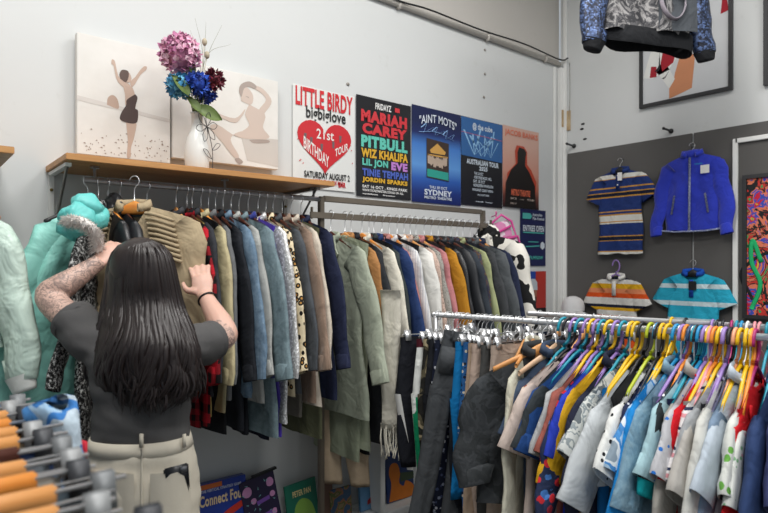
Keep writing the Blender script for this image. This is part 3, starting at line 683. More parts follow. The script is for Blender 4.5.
# cow print jacket on the frame's end
p = on_y(486, 190, R2Y - .03); p.z = R2Z + .016
COW = mat('#e6e2d8', 'blobs', ('#111113',), 7.5, rough=.95, bump=.6, bs=80, var=.04)
hanger('wood', p, math.radians(-84), 'dark brown hanger carrying the cow print jacket', GH2, .075, .19, WOODD)
t = garment('cow_print_jacket', 'black and white cow print fluffy jacket at the end of the metal frame', 'jacket', p, math.radians(-84), G2, COW, hw=.24, L=.86, sleeve=.62, sw=.08, kind='coat', T=.1, far=-1, seed=91, drop=.07, sang=12, extras=('hood',), sy=.6)
def low2(px, name, lab, cat, m, L, hw=.2, **kw): return low(px, name, lab, cat, m, L, hw, y=R2Y - .03, z=R2Z + .015, grp=G2, **kw)
low2(336, 'long_dress', 'pale sage long dress below the sage green coat', 'dress', fab('#8f9680'), 1.2, .2)
low2(341, 'long_coat', 'light sage trousers suit hanging lowest under the sage coat', 'coat', fab('#a0a790'), 1.15, .22)
low2(348, 'long_dress', 'black narrow dress below the camel jacket', 'dress', fab('#1f2023'), 1.18, .2)
low2(356, 'long_dress', 'rust brown dress whose hem shows beside the sage dress', 'dress', fab('#7a4a2a'), 1.12, .15)
low2(366.5, 'long_dress', 'black evening dress below the ivory long coat', 'dress', fab('#17181b'), 1.1, .21)
low2(378.5, 'long_dress', 'midnight blue long dress below the blue blazer', 'dress', fab('#1d2740'), 1.15, .2)
low2(393, 'long_dress', 'black long skirt hanging behind the white blouse', 'skirt', fab('#191b20'), 1.15, .2)
for i, (px, c_, lb) in enumerate(((405, '#20222a', 'charcoal blue dress behind the tweed jackets'), (420, '#2a2526', 'dark brown dress under the dusty pink coat'), (433, '#1c1d22', 'black dress under the leather jacket'), (448, '#26292e', 'dark grey dress under the slate jacket'), (460, '#222630', 'ink blue dress under the olive shirt'))):
    low2(px, 'long_dress', lb, 'dress', fab(c_), 1.1, .2)
# beige shorts-like trousers hanging low, with fringe scarf
p = on_y(345, 190, 2.50); trousers('wide_trousers', 'pale beige wide trousers hanging low beneath the sage coat', Vector((p.x, 2.5, R2Z - .86)), math.radians(-55), None, fab('#c2ad92'), hw=.13, L=.55, drop=.0, T=.04, seed=5)
p = on_y(390, 190, 2.12)
bm = B(); sf = thing('fringed_scarf', 'cream fringed scarf hanging between the ivory coat and track trousers', 'scarf', Vector((p.x, 2.12, 0)), math.radians(-60))
rg = []
for k in range(14):
    f = k / 13; z = 1.42 - .65 * f; rg.append([Vector((s * .05 * (1 - .2 * f) + .006 * math.sin(f * 9), .010 * math.sin(s * 6 + f * 4) + sd * .006, z)) for sd, ss in ((-1, (-1, -.5, 0, .5, 1)), (1, (1, .5, 0, -.5, -1))) for s in ss])
loft(bm, rg, True, True); obj('cloth', bm, CREAM, sf)
bm = B()
for k in range(16):
    x = -.045 + .006 * k; tube(bm, spline([(x, 0, .79), (x + R.uniform(-.01, .01), R.uniform(-.02, .02), .72), (x + R.uniform(-.02, .02), R.uniform(-.02, .02), .62 + R.uniform(0, .03))], 4), .003, 5)
obj('fringe', bm, CREAM, sf)
# ------------------------------------------------------------------ chrome double rack in front
KZ = 1.30
K0 = Vector((.24, 2.83)); KD = Vector((.752, -.659)); 
def kpos(px, off=0.0):
    k = (px - CX) / FPX; o0 = K0 + Vector((.659, .752)) * off
    t = (k * o0.y - o0.x) / (KD.x - k * KD.y); q = o0 + KD * t
    p = RGT * q.x + FWD * q.y; p.z = KZ; return p
KRZ = math.radians(9.4 - 0)
KX = (RGT * KD.x + FWD * KD.y).normalized(); KN = RGT * .659 + FWD * .752
rk = thing('chrome_clothes_rack', 'long chrome clothes rack with two parallel rails in front of the board wall', 'clothes rack', (kpos(434).x, kpos(434).y, 0))
o0 = Vector((kpos(434).x, kpos(434).y, 0))
def rel(v): return Vector(v) - o0
A = kpos(433.5) ; Bv = kpos(800)
for nm, off, a, b_ in (('front_rail', 0, A, Bv), ('rear_rail', .36, kpos(529, .36), kpos(800, .36))):
    bm = B(); a2 = a - o0; a2.z = KZ; b2 = b_ - o0; b2.z = KZ; tube(bm, [a2, b2], .0125, 14)
    blob(bm, a2, .0135, 10); obj(nm, bm, CHROME, rk)
bm = B(); a2 = kpos(531, .36) - o0; b2 = kpos(800, .36) - o0; a2.z = b2.z = KZ - .035; tube(bm, [a2, b2], .005, 8); obj('tie_bar', bm, CHROME, rk)
for px in (436, 790):
    a2 = kpos(px) - o0; bm = B(); tube(bm, [(a2.x, a2.y, .06), (a2.x, a2.y, KZ)], .0125, 12); ps = obj('post', bm, CHROME, rk)
    bm = B(); blob(bm, (a2.x, a2.y, .035), .035, 10); obj('caster', bm, BLACKP, ps)
    e = a2 + KN * .5; bm = B(); tube(bm, [(e.x, e.y, .06), (e.x, e.y, KZ - .3)], .0125, 12); ps = obj('post', bm, CHROME, rk)
    bm = B(); blob(bm, (e.x, e.y, .035), .035, 10); obj('caster', bm, BLACKP, ps)
    bm = B(); tube(bm, [(a2.x, a2.y, .09), (e.x, e.y, .09)], .012, 10); obj('base_bar', bm, CHROME, rk)
GK = 'trousers clipped on the chrome rack'; GKH = 'clip hangers on the chrome rack'; GS = 'clothes on the front rail of the chrome rack'; GSH = 'plastic hangers on the front rail of the chrome rack'
def koff(px, z=None):
    p = kpos(px); p.z = KZ + .003; return p
CAMO = fab('#2c2f2a', pat='blobs', cols=('#b3a585', '#5d5643', '#23221f'), sc=9)
FLN = fab('#1c2236', pat='floral', cols=('#c9ccd4', '#4a5576', '#1c2236', '#8f96ac'), sc=55)
CHAR = fab('#45484b'); 
pants = [ # px, label, short, mat, mw, kw
 (438, 'black track trousers with a white side stripe at the end of the chrome rack', 'black striped track trousers', fab('#1b1d24'), None, dict(extras=('stripe',), L=.62, hw=.2)),
 (449, 'white and green track trousers with maroon waistband', 'white and green track trousers', fab('#dfe1dc'), fab('#4a1420'), dict(extras=('stripe',), smat=fab('#0f8a5c'), L=.98, hw=.19)),
 (457, 'camouflage cargo trousers in cream and black', 'camouflage cargo trousers', CAMO, None, dict(L=.98, hw=.18, extras=('pocket',))),
 (463, 'black trousers with a white price tag on the waistband', 'black trousers with the price tag', fab('#1f2127'), None, dict(L=.9, hw=.18, extras=('tag', 'loops'))),
 (468, 'navy trousers with white flower print', 'flower print trousers', FLN, None, dict(L=.9, hw=.18)),
 (478, 'black narrow jeans behind the charcoal work trousers', 'black narrow jeans', fab('#1d2027'), None, dict(L=.85, hw=.15, extras=('loops',))),
 (486, 'bright blue trousers beside the black jeans', 'bright blue trousers', fab('#1279b8'), None, dict(L=.7, hw=.16)),
 (491, 'blue patterned leggings beside the tan trousers', 'blue patterned leggings', fab('#2b5f98', pat='floral', cols=('#1c2236', '#d8d2c2', '#2b5f98'), sc=60), None, dict(L=.75, hw=.15)),
 (497, 'tan cotton trousers with rolled top', 'tan cotton trousers', fab('#b19a84'), None, dict(L=.8, hw=.16, extras=('loops',))),
 (504, 'pale pinkish beige trousers left of the cream cardigan', 'pinkish beige trousers', fab('#c1ab9c'), None, dict(L=.85, hw=.17, extras=('loops',))),
 (511, 'dark grey marl trousers hanging under the cream cardigan', 'dark grey marl trousers', fab('#4a4a49'), None, dict(L=1.0, hw=.17)),
 (520, 'stone coloured trousers behind the charcoal flannel shirt', 'stone coloured trousers', fab('#b8a596'), None, dict(L=.95, hw=.16)),
]
for i, (px, lab, short, m, mw, kw) in enumerate(pants):
    p = koff(px); rz = KRZ + math.radians(-20 + R.uniform(-6, 6))
    hanger('clip', p, rz, 'chrome clip hanger holding the ' + short, GKH, .09, kw.get('hw', .17) - .01)
    trousers('trousers', lab, p, rz, GK, m, drop=.1, mw=mw, seed=i, spread=R.uniform(-.01, .03), **kw)
# wide charcoal work trousers fanned toward the viewer
p = koff(476); p -= KN * .06
hanger('clip', p, math.radians(-52), 'chrome clip hanger holding the wide charcoal work trousers', GKH, .075, .09)
trousers('work_trousers', 'wide charcoal work trousers fanned out at the front of the rack', p + Vector((0, 0, .03)), math.radians(-22), GK, CHAR, hw=.10, L=1.15, drop=.1, T=.06, seed=31, spread=.03, extras=('loops', 'pocket'), ry=math.radians(11))
bm = B()
# chrome clips and empty clip hangers crowding the rails
n = 0
for px, off in [(440, 0), (447, 0), (453, 0), (460, 0), (467, 0), (482, 0), (508, 0), (516, 0), (524, 0)] + [(540 + 9 * i, .36) for i in range(10)]:
    p = kpos(px, off); p.z = KZ + .003
    kind = 'wood' if n % 3 == 2 else 'clip'
    hanger(kind, p, KRZ + math.radians(R.uniform(-25, 25)), ('empty chrome clip hanger on the %s rail of the chrome rack' % ('front' if off == 0 else 'rear')) if kind == 'clip' else ('small light wooden hanger on the %s rail of the chrome rack' % ('front' if off == 0 else 'rear')),
           'empty hangers on the chrome rack, %s rail' % ('front' if off == 0 else 'rear') + (', wooden' if kind == 'wood' else ''), R.choice((.06, .08, .1)), R.choice((.1, .13, .15)), WOODH)
    n += 1
for i in range(8):   # dark trousers on the rear rail
    p = kpos(536 + 11 * i, .36); p.z = KZ + .003
    trousers('trousers', ('navy', 'black', 'dark grey', 'brown', 'indigo', 'charcoal', 'slate', 'ink blue')[i] + ' trousers on the rear rail of the chrome rack, behind the children\'s tops', p, KRZ, 'trousers on the rear rail', fab(('#1c2238', '#141416', '#36383b', '#3f2e25', '#2b3556', '#2b2b2e', '#4a545e', '#1d2a3c')[i]), hw=.14, L=.7, drop=.1, seed=60 + i)

PUR = mat('#9a7cc0', rough=.35, bump=0, var=0); TEA = mat('#1791a8', rough=.35, bump=0, var=0); YEL = mat('#e8b90e', rough=.35, bump=0, var=0); BLK = mat('#1b1b20', rough=.35, bump=0, var=0)
BLU = mat('#1d8ec2', rough=.35, bump=0, var=0); PNK = mat('#dc8f96', rough=.35, bump=0, var=0); ORG = mat('#e88a2c', rough=.35, bump=0, var=0); LIM = mat('#b3bf2a', rough=.35, bump=0, var=0); MAG = mat('#a8246a', rough=.35, bump=0, var=0); NAV = mat('#27476c', rough=.35, bump=0, var=0); PCH = mat('#e8a37e', rough=.35, bump=0, var=0)
HN = {id(PUR): 'lilac', id(TEA): 'teal', id(YEL): 'yellow', id(BLK): 'black', id(BLU): 'bright blue', id(PNK): 'pink', id(ORG): 'orange', id(LIM): 'lime green', id(MAG): 'magenta', id(NAV): 'dark blue', id(PCH): 'peach'}
DINO = fab('#cfd2cf', pat='blobs', cols=('#8f989b', '#c9ccc8', '#6c7478'), sc=28)
STAR = fab('#dedfdc', pat='dots', cols=('#17191e',), sc=34)
TIE = fab('#a9c6de', pat='blobs', cols=('#4a8ccc', '#dfe6ea', '#8a9aa8'), sc=12)
PRT = fab('#232d4a', pat='floral', cols=('#c22a33', '#3f6fb0', '#232d4a', '#a03040'), sc=28)
DOT = fab('#b9b9bd', pat='dots', cols=('#2a6fc2',), sc=36)
FLW = fab('#dcded8', pat='dots', cols=('#7fae86', '#d8a0a8'), sc=40)
NVP = fab('#1f2745', pat='dots', cols=('#c8ccd6',), sc=40)
JAC = fab('#cfcfcb')
D = math.radians
kids = [ # px hook, name, label, cat, short, material, hanger, kw
 (548, 'flannel_shirt', 'dark charcoal patterned flannel shirt on wooden hanger at the front of the rack', 'shirt', 'charcoal patterned flannel shirt', fab('#3a3d40', pat='blobs', cols=('#404346', '#343739'), sc=22), 'w', dict(hw=.21, L=.5, sleeve=.36, sw=.078, kind='polo', openf=True, sang=17, slope=.1)),
 (556, 'polo_shirt', 'slate blue polo shirt right of the charcoal flannel shirt', 'shirt', 'slate blue polo shirt', fab('#3f4d63'), 'w2', dict(hw=.15, L=.75, sleeve=.16, kind='polo', slope=.1)),
 (564, 't_shirt', 'rust and cream patterned top behind the flannel shirt cuff', 't-shirt', 'rust patterned top', fab('#9a5238', pat='blobs', cols=('#c9b39a', '#7c4632'), sc=14), TEA, dict(hw=.17, L=.7, sleeve=.15)),
 (569, 't_shirt', 'pale shell pink t-shirt with wide short sleeve', 't-shirt', 'pale shell pink t-shirt', fab('#cdbcb2'), BLK, dict(hw=.185, L=.5, sleeve=.22, sw=.07)),
 (575, 't_shirt', 'dark charcoal t-shirt between the shell pink and navy blue tops', 't-shirt', 'dark charcoal t-shirt', fab('#32383c'), PUR, dict(hw=.18, L=.72, sleeve=.2)),
 (581, 't_shirt', 'deep blue long t-shirt hanging to the bottom of the rack', 't-shirt', 'deep blue long t-shirt', fab('#1f447e'), TEA, dict(hw=.185, L=.75, sleeve=.24, sw=.065)),
 (588, 't_shirt', 'light grey t-shirt between the deep blue and rust tops', 't-shirt', 'light grey t-shirt', fab('#a9abac'), PUR, dict(hw=.18, L=.74, sleeve=.22)),
 (593, 't_shirt', 'faded brick red t-shirt on the front rail', 't-shirt', 'faded brick red t-shirt', fab('#94544a'), YEL, dict(hw=.175, L=.6, sleeve=.2)),
 (598, 'pyjama_top', 'dark blue pyjama top with red and blue blotchy print', 'top', 'red and blue printed pyjama top', PRT, PUR, dict(hw=.17, L=.75, sleeve=.4)),
 (603, 't_shirt', 'vivid royal blue t-shirt with red neckband', 't-shirt', 'vivid royal blue t-shirt', fab('#2a3fb4'), TEA, dict(hw=.18, L=.5, sleeve=.24, mc=fab('#b82030'))),
 (610, 't_shirt', 'golden yellow t-shirt right of the vivid blue one', 't-shirt', 'golden yellow t-shirt', fab('#cfa01e'), YEL, dict(hw=.18, L=.62, sleeve=.3, sw=.062)),
 (617, 'denim_jacket', 'dark navy denim jacket right of the yellow t-shirt', 'jacket', 'dark navy denim jacket', fab('#23273a'), PUR, dict(hw=.18, L=.75, sleeve=.36, kind='polo', openf=True)),
 (624, 't_shirt', 'whitish grey jungle print t-shirt with teal lining', 't-shirt', 'grey jungle print t-shirt', DINO, TEA, dict(hw=.18, L=.3, sleeve=.16, sw=.07, sang=38, kind='tee')),
 (630, 'trousers', 'bright blue fleece trousers under the jungle print t-shirt', 'trousers', 'bright blue fleece trousers', fab('#1672b8'), YEL, dict()),
 (637, 't_shirt', 'light grey long sleeved top with one dark star', 'top', 'light grey star top', fab('#c3c8cb'), YEL, dict(hw=.2, L=0.34, sleeve=.3, sw=.075, sang=32, slope=.12)),
 (643, 'quilted_vest', 'black crinkled quilted vest below the grey star top', 'vest', 'black quilted vest', mat('#1e1f22', rough=.4, bump=.8, bs=14), BLK, dict(hw=.17, L=0.42, sleeve=0, kind='tank')),
 (651, 't_shirt', 'white t-shirt scattered with small black stars', 't-shirt', 'white t-shirt with stars', STAR, LIM, dict(hw=.18, L=0.3, sleeve=.22, sw=.07, sang=34, slope=.12)),
 (658, 't_shirt', 'navy t-shirt with small white pattern and grey cuff', 't-shirt', 'navy patterned t-shirt', NVP, BLU, dict(hw=.18, L=0.36, sleeve=.24, sang=30)),
 (663, 't_shirt', 'sky blue short sleeved t-shirt, hem showing bright', 't-shirt', 'sky blue bright t-shirt', fab('#1c83cc'), YEL, dict(hw=.19, L=0.42, sleeve=.34, sw=.06, sang=24)),
 (669, 't_shirt', 'blue and white tie dye t-shirt', 't-shirt', 'tie dye t-shirt', TIE, YEL, dict(hw=.18, L=0.33, sleeve=.2, sw=.07, sang=34)),
 (677, 'denim_shirt', 'faded blue denim shirt with short sleeve and turned cuff', 'shirt', 'faded blue denim shirt', fab('#6b8fa6', pat='melange', cols=('#86a5b6',), sc=50), BLU, dict(hw=.19, L=0.42, sleeve=.3, sw=.065, sang=26, kind='polo', openf=True)),
 (681, 'jeans', 'faded blue jeans with frayed knee below the denim shirt', 'trousers', 'faded blue jeans', DEN, PUR, dict()),
 (687, 't_shirt', 'charcoal t-shirt with turquoise cuffs', 't-shirt', 'charcoal t-shirt with turquoise cuffs', fab('#2e3336'), ORG, dict(hw=.17, L=0.4, sleeve=.24, ms=fab('#2a3033'), sang=22, m2=fab('#12a0a8'), extras=('cuff',))),
 (692, 't_shirt', 'pale aqua t-shirt next to the charcoal and turquoise one', 't-shirt', 'pale aqua t-shirt', fab('#a3c4cc'), NAV, dict(hw=.175, L=0.34, sleeve=.22, sang=28)),
 (697, 'cardigan', 'stone grey cardigan with curled hem', 'cardigan', 'stone grey cardigan', fab('#aaa69f'), BLK, dict(hw=.175, L=0.42, sleeve=.3, sang=20, kind='polo', openf=True)),
 (701, 't_shirt', 'grey t-shirt dotted with blue balls', 't-shirt', 'blue dotted grey t-shirt', DOT, BLU, dict(hw=.175, L=0.3, sleeve=.18, sang=34)),
 (706, 't_shirt', 'scarlet t-shirt between the stone grey cardigan and the beige top', 't-shirt', 'scarlet t-shirt', fab('#c41320'), PUR, dict(hw=.16, L=.4, sleeve=.2, sang=24)),
 (711, 'hoodie', 'warm grey top with wide open sleeve', 'top', 'warm grey wide sleeved top', fab('#b0aca6'), PNK, dict(hw=.18, L=0.36, sleeve=.2, sw=.075, sang=36, slope=.12)),
 (716, 'striped_top', 'white top with thin pink and navy stripes', 'top', 'thin striped white top', fab('#d8d4d4', pat='stripes', cols=((0, '#d8d4d4'), (.5, '#cf8f96'), (.7, '#d8d4d4'), (.85, '#2c3550')), sc=.05), ORG, dict(hw=.16, L=0.36, sleeve=.18)),
 (721, 't_shirt', 'ash grey t-shirt beside the thin striped top', 't-shirt', 'ash grey t-shirt', fab('#9da0a3'), YEL, dict(hw=.175, L=0.38, sleeve=.2, sang=30)),
 (726, 'sweatshirt', 'off white sweatshirt with large open cuff', 'sweatshirt', 'off white sweatshirt', fab('#cfcfc9'), PUR, dict(hw=.18, L=0.4, sleeve=.34, sw=.075, sang=20)),
 (731, 'dress', 'lavender dress hanging low beside the off white sweatshirt', 'dress', 'lavender dress', fab('#9a94b2'), BLK, dict(hw=.16, L=.75, sleeve=0, kind='tank', flare=1.2)),
 (736, 't_shirt', 'light blue grey top with straight hem', 't-shirt', 'light blue grey top', fab('#7e93ab'), PCH, dict(hw=.175, L=.48, sleeve=.26, sang=16)),
 (741, 'cardigan', 'pale silver blue cardigan right of the light blue grey top', 'cardigan', 'pale silver blue cardigan', fab('#b9c4cf'), YEL, dict(hw=.18, L=0.36, sleeve=.2, sang=34, slope=.12, kind='polo')),
 (756, 't_shirt', 'bright red t-shirt with open cuff near the right end', 't-shirt', 'bright red t-shirt', fab('#cf1c24'), MAG, dict(hw=.175, L=0.44, sleeve=.28, sw=.07, sang=14)),
 (752, 't_shirt', 'white top with pastel flower print', 'top', 'white pastel flower top', FLW, YEL, dict(hw=.18, L=0.38, sleeve=.2, sang=32, slope=.12)),
 (747, 't_shirt', 'white and green printed top below the flower top', 'top', 'white and green printed top', fab('#d4d6d0', pat='dots', cols=('#6aa84a', '#3a3d42'), sc=20), YEL, dict(hw=.17, L=.62, sleeve=.2)),
 (774, 'sweatshirt', 'navy sweatshirt cut off by the right edge', 'sweatshirt', 'navy sweatshirt at the edge', fab('#2c3f68'), TEA, dict(hw=.18, L=.56, sleeve=.3, sw=.07, sang=24)),
 (786, 't_shirt', 'indigo t-shirt at the far right end of the front rail', 't-shirt', 'indigo t-shirt', fab('#39406a'), PUR, dict(hw=.18, L=.6, sleeve=.2)),
 (656, 'trousers', 'black jersey trousers below the tops, right of the bright blue fleece ones', 'trousers', 'black jersey trousers', fab('#1d1e22'), BLK, dict()),
 (694, 'trousers', 'navy school trousers hanging below the aqua t-shirt', 'trousers', 'navy school trousers', fab('#20294a'), TEA, dict()),
 (708, 'trousers', 'pale grey joggers low on the rack under the scarlet t-shirt', 'trousers', 'pale grey joggers', fab('#9d9a96'), YEL, dict()),
 (723, 'trousers', 'dark leggings under the ash grey and off white tops', 'trousers', 'dark leggings', fab('#25262c'), PUR, dict()),
 (750, 'trousers', 'red track trousers below the bright red t-shirt', 'trousers', 'red track trousers', fab('#c01a24'), ORG, dict()),
]
kids.sort(key=lambda k_: k_[0])
for i, (px, nm, lab, cat, short, m, hk, kw) in enumerate(kids):
    p = koff(px); rz = KRZ + D(-19 + 15 * (px - 560) / 210 + R.uniform(-5, 5)) ; ry = R.uniform(-.03, .03)
    if nm in ('trousers', 'jeans'):
        hanger('clip', p, rz, 'chrome clip hanger holding the ' + short, GSH, .2, .12)
        trousers(nm, lab, p - Vector((0, 0, .1)), rz, GS, m, hw=.15, L=.8, seed=i + 200, T=.05, extras=('loops',)); 
        hanger('kids', p + KX * .008, rz, HN[id(hk)] + ' plastic hanger hooked beside the ' + short, GSH, m=hk, hw=.15)
        continue
    if nm == 'flannel_shirt': rz -= D(22); p -= KN * .05
    if isinstance(hk, str):
        hanger('wood', p, rz, 'light wooden hanger carrying the ' + short, GSH, .075, .19, WOODH if hk == 'w' else mat('#c9a585', 'wood', ('#d6b595',), rough=.5, bump=.03), ry)
        dr = .085
    else:
        hanger('kids', p, rz, HN[id(hk)] + ' plastic hanger carrying the ' + short, GSH, m=hk, hw=kw['hw'] - .03, ry=ry); dr = .1
    kw = dict(kw); kw['sleeve'] = min(kw['sleeve'], .17) if kw['sleeve'] <= .24 else kw['sleeve'] * .85; kw['L'] *= 1.08; kw.setdefault('flare', 1.08); kw.setdefault('kind', 'tee'); kw.setdefault('T', .026); kw.setdefault('sw', .06); kw.setdefault('sang', 26); kw.setdefault('slope', .1); kw.setdefault('drop', dr); kw.setdefault('amp', .012); kw.setdefault('dip', .045)
    garment(nm, lab, cat, p, rz, GS, m, seed=i + 100, ry=ry, **kw)
for o in list(C.objects):
    if o.parent is None and o.get('group') in (GS, GSH): o.scale = (1.17, 1.17, 1.17); o.location.z += .003
# the star on the light grey top stays one dark patch on its sleeve side
# rear rail plastic hangers showing above the front ones
for i, (px, m) in enumerate(((672, YEL), (686, BLK), (713, PUR), (718, BLK), (724, BLK), (732, MAG), (737, TEA), (742, BLU), (748, WHITEP), (755, PNK), (760, PNK), (768, TEA))):
    p = kpos(px, .36); p.z = KZ + .003
    hanger('kids', p, KRZ + D(R.uniform(-8, 8)), HN.get(id(m), 'white') + ' plastic hanger on the rear rail, number of its colour counted from the yellow one', GSH, m=m, hw=.13)['label'] = (
        'yellow plastic hanger on the rear rail, above the denim shirt', 'black plastic hanger on the rear rail, next after the yellow one', 'lilac plastic hanger on the rear rail', 'black plastic hanger on the rear rail just right of the lilac one',
        'black plastic hanger on the rear rail just left of the magenta one', 'magenta plastic hanger on the rear rail', 'teal plastic hanger on the rear rail beside the magenta one', 'bright blue plastic hanger on the rear rail',
        'white plastic hanger on the rear rail', 'pink plastic hanger on the rear rail beside the white one', 'pink plastic hanger on the rear rail nearest the teal end hanger', 'teal plastic hanger on the rear rail at its right end')[i]
# cream cardigan on a wooden hanger
p = koff(533); hanger('wood', p, KRZ + D(5), 'light wooden hanger carrying the cream knitted cardigan', GKH, .075, .19, WOODH)
garment('cardigan', 'cream knitted cardigan just left of the charcoal flannel shirt', 'cardigan', p, KRZ + D(5), GS, fab('#c9c6b4'), hw=.2, L=.75, sleeve=.62, sw=.06, kind='shirt', openf=True, T=.03, seed=300, sang=12, slope=.1, drop=.085)

# ------------------------------------------------------------------ clothes on the board wall
def wallwear(px, pyhook, **k): 
    p = on_x(px, pyhook, WB - .055); return p
WR = math.radians(-90)
def whook(p, nm, m=BLACKP):
    bm = B(); tube(bm, [(0, 0, 0), (.05, 0, -.004)], .004, 6); o = obj('wall_hook', bm, BLACKP); o.location = (p.x, p.y, p.z + .012); tag(o, 'small black hook in the grey board holding the ' + nm, 'hook')
GW = 'clothes shown on the grey board'
p = on_x(620, 160, WB - .06); whook(p, 'navy striped polo shirt')
hanger('wood', p, WR, 'black hanger carrying the navy striped polo shirt', None, .05, .15, BLACKP)
N1, W1, Y1 = '#22366e', '#d6d4cc', '#c08c3c'
NP = fab(N1, pat='range', cols=((-.73, -.05), (0, W1), (.055, Y1), (.07, N1), (.095, N1), (.17, N1), (.178, Y1), (.187, '#161c33'), (.225, Y1), (.236, N1), (.37, W1), (.385, Y1), (.395, W1), (.46, Y1), (.475, N1), (.5, Y1), (.51, N1), (.66, Y1), (.672, '#161c33'), (.71, Y1), (.722, N1), (.76, Y1), (.775, N1), (.86, Y1), (.87, W1), (.915, N1)), var=.05)
t = garment('polo_shirt', 'navy polo shirt with white and mustard stripes on the grey board', 'shirt', p, WR, GW, NP, hw=.18, L=.64, sleeve=.14, sw=.065, sang=28, kind='polo', T=.04, seed=401, drop=.065, mc=fab(N1), extras=(), slope=.05, amp=.006)
bm = B(); box(bm, (-.0, -.032, -.17), (.03, .004, .12)); obj('placket', bm, fab(N1), t)
bm = B(); box(bm, (.02, -.04, -.13), (.035, .002, .06)); obj('price_tag', bm, WHITEP, t, False)
for z in (-.12, -.19):
    bm = B(); blob(bm, (0, -.036, z), (.006, .003, .006), 8); obj('button', bm, WHITEP, t)
p = on_x(692, 145, WB - .06); whook(p, 'blue fleece jacket')
hanger('wood', p, WR, 'black hanger carrying the blue fleece jacket', None, .055, .14, BLACKP)
FB = fab('#2c3cb8', sheen=.3); TR = fab('#c8d0d8', pat='speck', cols=('#3a4a90', '#e0e4e8'), sc=120)
t = garment('fleece_jacket', 'royal blue fleece jacket with patterned zip trim on the grey board', 'jacket', p, WR, GW, FB, hw=.18, L=.535, sleeve=.46, sw=.055, sang=13, kind='jacket', openf=False, T=.05, seed=402, drop=.05, m2=None, slope=.06, dip=.04, flare=1.06, amp=.008)
bm = B(); tube(bm, [(.0, -.036, -.09), (.0, -.04, -.3), (0, -.046, -.585)], .008, 6, .5, Vector((1, 0, 0))); obj('zip_trim', bm, TR, t)
for s in (-1, 1):
    bm = B(); tube(bm, [(s * .1, -.042, -.34), (s * .12, -.042, -.47)], .007, 6, .5, Vector((1, 0, 0))); obj('pocket_trim', bm, TR, t)
bm = B(); tube(bm, [(-.19, -.03, -.58), (-.1, -.044, -.592), (.1, -.044, -.592), (.19, -.03, -.58)], .006, 6); obj('hem_trim', bm, TR, t)
bm = B(); box(bm, (.10, -.042, -.18), (.055, .003, .055)); obj('white_patch', bm, WHITEP, t, False)
bm = B(); text(bm, 'Columbia', .035, -.145, .085, -.135, -.045); obj('chest_lettering', bm, mat('#28a0c8', bump=0), t, False)
bm = B(); blob(bm, (0, .01, -.065), (.075, .03, .035), 14); obj('hood', bm, FB, t)
p = on_x(616, 262, WB - .06); whook(p, 'orange striped polo shirt')
hanger('kids', p, WR, 'lilac plastic hanger carrying the orange striped polo shirt', None, hw=.15, m=PUR)
OS = fab('#d8d6d0', pat='range', cols=((-.70, -.07), (0, '#d8d6d0'), (.1, '#d9541e'), (.2, '#1f2436'), (.28, '#d8d6d0'), (.36, '#d8a51e'), (.42, '#d9541e'), (.47, '#d8d6d0'), (.53, '#d8a51e'), (.565, '#1f2436'), (.60, '#d8d6d0'), (.68, '#d9541e'), (.735, '#e08a60'), (.79, '#d8a51e'), (.85, '#d8d6d0'), (.9, '#1f2436'), (.93, '#d8a51e'), (.965, '#d8d6d0')), var=.05)
t = garment('polo_shirt', 'polo shirt striped orange, yellow, white and navy on the grey board', 'shirt', p, WR, GW, OS, hw=.17, L=.6, sleeve=.14, sw=.065, sang=24, kind='polo', T=.04, seed=403, drop=.1, mc=fab('#e0ded8'), slope=.05, amp=.006)
bm = B(); box(bm, (0, -.032, -.2), (.03, .004, .11)); obj('placket', bm, fab('#e0ded8'), t)
p = on_x(693, 262, WB - .06); whook(p, 'aqua striped polo shirt')
hanger('wood', p, WR, 'black hanger carrying the aqua striped polo shirt', None, .05, .15, BLACKP)
AQ = fab('#2aa6c4', pat='range', cols=((-.66, -.06), (0, '#2aa6c4'), (.2, '#c8dbe0'), (.24, '#2aa6c4'), (.42, '#c8dbe0'), (.46, '#2aa6c4'), (.6, '#c8dbe0'), (.65, '#2aa6c4'), (.8, '#c8dbe0'), (.85, '#2aa6c4')), var=.05)
t = garment('polo_shirt', 'aqua polo shirt with pale stripes and royal blue collar on the grey board', 'shirt', p, WR, GW, AQ, hw=.175, L=.58, sleeve=.14, sw=.065, sang=25, kind='polo', T=.04, seed=404, drop=.06, mc=fab('#1c4fb0'), slope=.05, amp=.006)
bm = B(); box(bm, (.01, -.034, -.16), (.05, .004, .06)); obj('neck_tag', bm, BLACKP, t, False)
bm = B(); box(bm, (0, -.03, -.18), (.028, .004, .12)); obj('placket', bm, fab('#1c4fb0'), t)

# bomber jacket high up, hung from the ceiling
p = P(646, 30, 3.3); p.z = 3.53
SQ = mat('#10172a', 'sequin', ('#647cae',), 100, rough=.4, metal=.3, bump=.9, var=0)
ROSE = fab('#5b5b5d', pat='swirl', cols=('#3a3a3c', '#6c6a6b', '#949291', '#5a595b', '#3c3c3f', '#7c7a7a', '#4a4a4c'), sc=20)
GRY = fab('#4c5055'); RIB = fab('#232427')
rzb = math.radians(-27)
hanger('wood', p, rzb, 'hanger carrying the sequin sleeved bomber jacket near the ceiling', None, .08, .2, BLACKP)
bm = B(); tube(bm, [(0, 0, 0), (0, 0, 4.2 - p.z)], .002, 6); o = obj('hanging_wire', bm, DULL); o.location = p; tag(o, 'thin wire from the ceiling holding the bomber jacket', 'wire')
t = garment('bomber_jacket', 'bomber jacket with dark blue sequin sleeves and grey rose print front, hung near the ceiling', 'jacket', p, rzb, None, ROSE, hw=.28, L=.62, sleeve=.56, sw=.085, sang=12, kind='bomber', T=.12, seed=501, ms=SQ, m2=RIB, drop=.09, slope=.07, flare=1.0, sy=.6, hemt=.0, amp=.02)
bm = B(); rg = []
